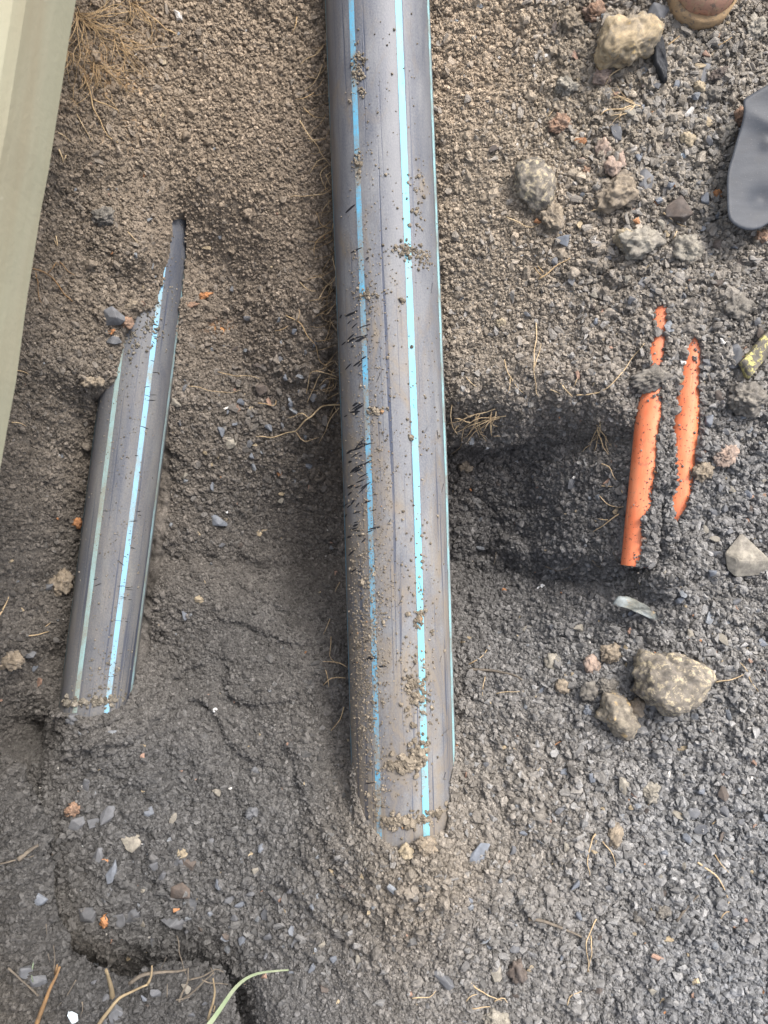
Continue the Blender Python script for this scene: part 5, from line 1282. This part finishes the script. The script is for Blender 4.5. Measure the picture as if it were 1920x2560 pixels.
roots("root", "hair thin root bent above the soil covered bundle", "root", [[2.8, (444, 2335), (447, 2380), (460, 2420), (470, 2440)], [2.6, (400, 2420), (418, 2395)]], M_ROOT_D, .02, 2, 136, g, zfix=(0.06, 0.1))
roots("root", "light brown rootlet standing left of the grass blade", "root", [[7, (520, 2548), (532, 2500), (540, 2470), (534, 2446)], [4, (540, 2505), (535, 2530)]], M_STRAW, .016, 2, 137, g, zfix=(0.1, 0.12))
roots("root", "greyish stems on the earthen bank in the bottom left corner", "root", [[5, (20, 2420), (55, 2450), (80, 2475), (96, 2490)], [3.6, (96, 2490), (60, 2455)]], M_ROOT_D, .012, 2, 138, g, zfix=(0.1, 0.095))
roots("root", "pale green stem at the cavity's left rim", "root", [[5, (92, 2380), (84, 2410), (78, 2445), (82, 2455)]], fibre_mat("green_stem", (.17, .22, .15), (.12, .14, .1)), .012, 1, 139, g, zfix=(0.085, 0.095))
roots("root", "thin rootlets in the dark soil below the cavity", "root", [[3.2, (190, 2450), (172, 2480), (150, 2515)], [3.2, (205, 2505), (210, 2525), (205, 2540)], [2.6, (115, 2310), (117, 2335)], [2.6, (120, 2385), (125, 2405)]], M_ROOT_D, .012, 2, 140, g, zfix=(0.095, 0.09))
roots("root", "dry grey stem at the left edge on the lower slope", "root", [[5, (0, 2160), (40, 2152), (85, 2138)], [14, (45, 2150), (70, 2130), (95, 2112)]], M_ROOT_D, .01, 1.5, 141, g, zfix=(0.09, 0.08))
roots("root", "pale curled root at the photo's left edge by the narrow pipe's end", "root", [[5, (-5, 1545), (8, 1525), (25, 1492)], [4, (70, 1590), (128, 1580)], [3, (108, 1570), (130, 1555)]], M_ROOT, .008, 2, 142, g)
stone("fragment", "frayed white fragment beside the split beige stick", "fragment", 250, 2432, 26, 34, 10, 'bluewhite', 'chip', sink=-.3)

# blade of grass
def ribbon(name, pts, widths, mat, lift):
    rnd = random.Random(2); p = smooth3(path3(pts, lift, .6, rnd, 12, (.13, .085)), 6); n_ = len(p); vs, fs = [], []
    for i, q in enumerate(p):
        t = (p[min(n_ - 1, i + 1)] - p[max(0, i - 1)]).normalized(); s_ = t.cross(Vector((0, 0, 1))).normalized()
        w = np.interp(i / (n_ - 1), [0, .5, 1], widths) / PX / 2
        for k, dz in ((-1, .0012), (0, -.0008), (1, .0012)):
            vs.append(q + s_ * (w * k) + Vector((0, 0, dz)))
    for i in range(n_ - 1):
        for k in (0, 1):
            a = i * 3 + k; fs.append((a, a + 1, a + 4, a + 3))
    o = mesh_obj(name, vs, fs, mat)
    md = o.modifiers.new("thickness", 'SOLIDIFY'); md.thickness = .0005
    return o
tag(ribbon("grass_blade", [(512, 2575), (545, 2530), (575, 2485), (600, 2452), (630, 2433), (680, 2425), (722, 2424)], [11, 7, 2], M_GRASS, .022), "single pale green grass blade arching over the bottom bank", "grass blade")

# ------------------------------------------------------------------ timber, shovel, boot, board
def smooth_poly(pts, it=3):
    for _ in range(it):
        out = []
        for a, b in zip(pts, pts[1:] + pts[:1]):
            out.append((a[0] * .75 + b[0] * .25, a[1] * .75 + b[1] * .25)); out.append((a[0] * .25 + b[0] * .75, a[1] * .25 + b[1] * .75))
        pts = out
    return pts

# timber sleeper along the left bank, close to the camera
M_TIMBER, nt, bs = new_mat("weathered_timber"); nb = NB(nt); pbr(bs, .8, .25)
ob = nb.n("TexCoord").outputs["Object"]
g1 = nb.noise(nb.mapping(ob, (38, 2.2, 38)), 1.0, 6, .6, .3)
g2 = nb.noise(nb.mapping(ob, (9, 1.6, 9)), 1.0, 4, .6, .5)
c = nb.mix(nb.ramp(g1, [(.3, 0.0), (.7, 1.0)]), (.265, .262, .192), (.3, .297, .225))
c = nb.mix(nb.ramp(g2, [(.52, 0.0), (.8, .5)]), c, (.26, .205, .135))
c = nb.mix(nb.ramp(nb.noise(ob, 30, 4, .7), [(.66, 0.0), (.75, .6)]), c, (.45, .43, .36))
nb.l(c, bs.inputs["Base Color"]); nb.bump(nb.noise(ob, 120, 4), .3, .002, bs)
ZB, ZT = 0.30, 0.42
e0 = Vector((*w_from_px(190, 0, ZB), 0)); e1 = Vector((*w_from_px(0, 1165, ZB), 0))
dirv = (e0 - e1).normalized(); side = Vector((dirv.y, -dirv.x, 0))
o_a, o_b = e1 - dirv * .55, e0 + dirv * .9
Lt = (o_b - o_a).length; wid = .22
bm = bmesh.new(); nl, rings = 40, []
hb = ZT - ZB
prof = [(0, 0), (-.001, .04), (-.003, hb - .03), (-.008, hb - .016), (-.016, hb - .007), (-.03, hb - .002), (-.06, hb), (-.12, hb + .001), (-wid, hb), (-wid, 0)]
for i in range(nl + 1):
    t = i / nl * Lt; j = .004 * mnoise.noise(Vector((t * 4, 1, 0))) + .002 * mnoise.noise(Vector((t * 15, 5, 0)))
    rings.append([bm.verts.new((px_ + (j if k < 8 else 0), t, pz_)) for k, (px_, pz_) in enumerate(prof)])
for A_, B_ in zip(rings, rings[1:]):
    for k in range(len(prof)):
        bm.faces.new((A_[k], B_[k], B_[(k + 1) % len(prof)], A_[(k + 1) % len(prof)]))
bm.faces.new(rings[0]); bm.faces.new(rings[-1][::-1])
bmesh.ops.recalc_face_normals(bm, faces=bm.faces)
tim = bm_obj("beam", bm, M_TIMBER, smooth=False)
tim.matrix_world = Matrix(((side.x, dirv.x, 0, o_a.x), (side.y, dirv.y, 0, o_a.y), (0, 0, 1, ZB), (0, 0, 0, 1)))
tag(tim, "smooth pale olive beam in the top left corner, out of focus", "beam", kind="thing")

# shovel
M_SHOVEL, nt, bs = new_mat("dark_worn_steel"); nb = NB(nt); pbr(bs, .5, .2)
ob = nb.n("TexCoord").outputs["Object"]
g1 = nb.noise(nb.mapping(ob, (14, 60, 20), rot=(0, 0, .5)), 1.0, 5, .65)
c = nb.mix(nb.ramp(g1, [(.3, 0.0), (.7, 1.0)]), (.038, .044, .055), (.06, .067, .08))
c = nb.mix(nb.ramp(nb.noise(ob, 22, 5, .6), [(.5, 0.0), (.75, .5)]), c, (.065, .065, .066))
c = nb.mix(nb.ramp(nb.noise(ob, 700, 2, .6), [(.68, 0.0), (.76, .5)]), c, (.3, .3, .3))
nb.l(c, bs.inputs["Base Color"]); nb.bump(nb.noise(ob, 400, 3), .15, .001, bs)
ZS = 0.085
sh = empty("shovel", (*w_from_px(1990, 410, ZS), ZS))
tag(sh, "dark grey steel shovel blade lying at the right edge of the photo", "shovel")
opx = [(2200, 215), (2200, 440), (2040, 500), (1920, 560), (1884, 581), (1845, 579), (1816, 560), (1811, 538), (1812, 498), (1812, 455), (1818, 418), (1827, 395), (1837, 355), (1847, 325), (1852, 290), (1848, 266), (1850, 258), (1862, 250), (1890, 234), (1920, 217), (2060, 150), (2150, 130)]
ol = []
x0, y0 = w_from_px(1990, 410, ZS)
for a, b in smooth_poly(opx, 1):
    qx, qy = w_from_px(a, b, ZS); ol.append((qx - x0, qy - y0))
ol.sort(key=lambda v: math.atan2(v[1], v[0]))
def dish(x_, y_):
    u = .42 * x_ + .9 * y_ ; rib = .008 * math.exp(-((u - .03) / .014) ** 2) * sstep(-.12, 0, x_)
    return .9 * y_ * y_ + .5 * max(0, -x_ - .06) ** 2 * 4 - .35 * max(0, x_) ** 2 + float(rib) - .007 * math.exp(-(((x_ + .05) / .016) ** 2 + ((y_ + .05) / .016) ** 2)) + .004 * math.exp(-(((x_ + .045) / .008) ** 2 + ((y_ - .028) / .008) ** 2))
bm = bmesh.new(); plate(bm, ol, dish, .003, 26); bmesh.ops.recalc_face_normals(bm, faces=bm.faces)
blade = bm_obj("blade", bm, M_SHOVEL, sh)
blade.rotation_euler = (.02, .03, 0)
bm = bmesh.new()
hv = Vector((.94, .34, .12)).normalized(); st_ = Vector((.06, .02, .012))
tube(bm, [st_ + hv * t for t in (0, .05, .1, .15, .22)], .012, .021, 16)
bm_obj("socket", bm, M_SHOVEL, sh)
bm = bmesh.new(); tube(bm, [st_ + hv * t for t in (.2, .5, .8, 1.1)], .018, .017, 16)
bm_obj("handle", bm, M_STRAW, sh)

# board corner with lichen
M_BOARD = stone_mat("lichened_board", (.17, .155, .13), (.12, .112, .1), 60, bump=.8, spots=(95, .5, .6, (.5, .46, .18)))
bz = place(1870, 900).z + .006
bd = [(1846, 908), (1866, 950), (1985, 802), (1965, 765)]
bc = (1915, 855); cx_, cy_ = w_from_px(*bc, bz)
pts = []
for a, b in zip(bd, bd[1:] + bd[:1]):
    for t in (0, .06, .25, .5, .75, .94):
        pts.append((a[0] + (b[0] - a[0]) * t, a[1] + (b[1] - a[1]) * t))
ol = [tuple(np.subtract(w_from_px(a, b, bz), (cx_, cy_))) for a, b in pts]
ol = [(a + .0012 * mnoise.noise(Vector((a * 200, b * 200, 1))), b + .0012 * mnoise.noise(Vector((a * 200, b * 200, 7)))) for a, b in ol]
bm = bmesh.new(); plate(bm, ol, lambda x_, y_: .0015 * mnoise.noise(Vector((x_ * 90, y_ * 90, 0))) + .001 * mnoise.noise(Vector((x_ * 300, y_ * 300, 0))), .018, 12)
bmesh.ops.recalc_face_normals(bm, faces=bm.faces)
brd = bm_obj("board", bm, M_BOARD); brd.location = (cx_, cy_, bz + .012); brd.rotation_euler = (0, -.05, 0)
tag(brd, "weathered board end with yellow lichen poking in at the right edge", "board")

# boot: only its toe reaches into the picture
def leather(name, a, b_, mud):
    m, nt, bs = new_mat(name); nb = NB(nt); pbr(bs, .78, .18)
    ob = nb.n("TexCoord").outputs["Object"]
    c = nb.mix(nb.ramp(nb.noise(ob, 30, 5, .6), [(.35, 0.0), (.65, 1.0)]), a, b_)
    c = nb.mix(nb.ramp(nb.noise(ob, 55, 5, .7), [(.48, 0.0), (.6, .85)]), c, mud)
    c = nb.mix(nb.ramp(nb.noise(ob, 170, 3, .6), [(.58, 0.0), (.66, .8)]), c, (.13, .11, .09))
    nb.l(c, bs.inputs["Base Color"]); nb.bump(nb.noise(ob, 260, 4, .6), .4, .0015, bs)
    return m
M_LEATHER = leather("muddy_leather", (.42, .22, .15), (.36, .19, .12), (.4, .3, .18))
M_TOE = leather("muddy_pink_leather", (.38, .22, .16), (.3, .18, .12), (.36, .27, .17))
M_WELT = leather("muddy_rubber_sole", (.34, .24, .14), (.27, .18, .1), (.22, .16, .1))
bz = place(1760, 40).z
boot = empty("boot", (*w_from_px(1750, 50, bz + .02), bz))
boot.rotation_euler = (0, 0, math.radians(-9))
tag(boot, "muddy tan leather work boot, toe reaching into the top of the photo", "boot")
def half_w(t):   # half width along the boot, metres from toe
    return float(np.interp(t, [0, .006, .02, .04, .07, .10, .15, .2, .26, .29, .30], [.004, .022, .038, .047, .052, .053, .046, .038, .038, .028, .01]))
def upper_h(t):
    return float(np.interp(t, [0, .01, .03, .06, .1, .14, .18, .2, .3], [.026, .04, .056, .064, .07, .085, .11, .12, .12]))
def loft(sections, name, mat):
    bm = bmesh.new(); rs = [[bm.verts.new(v) for v in s_] for s_ in sections]; m_ = len(rs[0])
    for A_, B_ in zip(rs, rs[1:]):
        for k in range(m_): bm.faces.new((A_[k], A_[(k + 1) % m_], B_[(k + 1) % m_], B_[k]))
    bm.faces.new(rs[0][::-1]); bm.faces.new(rs[-1]); bmesh.ops.recalc_face_normals(bm, faces=bm.faces)
    return bm_obj(name, bm, mat, boot)
ts = [0, .003, .008, .015, .025, .04, .055, .07, .085, .1, .12, .14, .16, .18, .2, .22, .24, .26, .28, .295, .3]
def sole_sec(t, infl, z0, z1):
    w = half_w(t) + infl; yv = t - (infl if t < .02 else 0)
    return [(w, yv, z0), (w + .001, yv, z1 * .5 + z0 * .5), (w - .001, yv, z1), (0, yv, z1 + .0005), (-w + .001, yv, z1), (-w - .001, yv, z1 * .5 + z0 * .5), (-w, yv, z0), (0, yv, z0)]
loft([sole_sec(t, .004, -.012, .022) for t in ts], "sole", M_WELT)
def up_sec(t, infl=0.0, z0=.018):
    w = max(.003, half_w(t) - .003 + infl); h = upper_h(t) + infl; out = []
    for k in range(17):
        a = PI * k / 16
        out.append((w * math.copysign(abs(math.cos(a)) ** .75, math.cos(a)), t + .003, z0 + (h - z0) * max(0, math.sin(a)) ** .8))
    return out
loft([up_sec(t) for t in ts[1:]], "upper", M_LEATHER)
loft([up_sec(t, .0035) for t in (.004, .008, .012, .018, .024, .027)], "toe_bumper", M_TOE)
for ts_ in (.012, .03):
    bm = bmesh.new(); tube(bm, [Vector((a * 1.01, b_ + .016 * (1 - (a / .05) ** 2) - .008, c_ + .001)) for a, b_, c_ in up_sec(ts_, .0012)], .0022, .0022, 6)
    bm_obj("seam_ridge", bm, M_WELT, boot)
sh_ = []
for k, z in enumerate((.09, .12, .15, .18, .2)):
    sh_.append([(.047 * math.cos(a), .225 + .062 * math.sin(a) * (1 - .05 * k), z) for a in np.linspace(0, 2 * PI, 20, endpoint=False)])
loft(sh_, "shaft", M_LEATHER)
sc.render.film_transparent = False
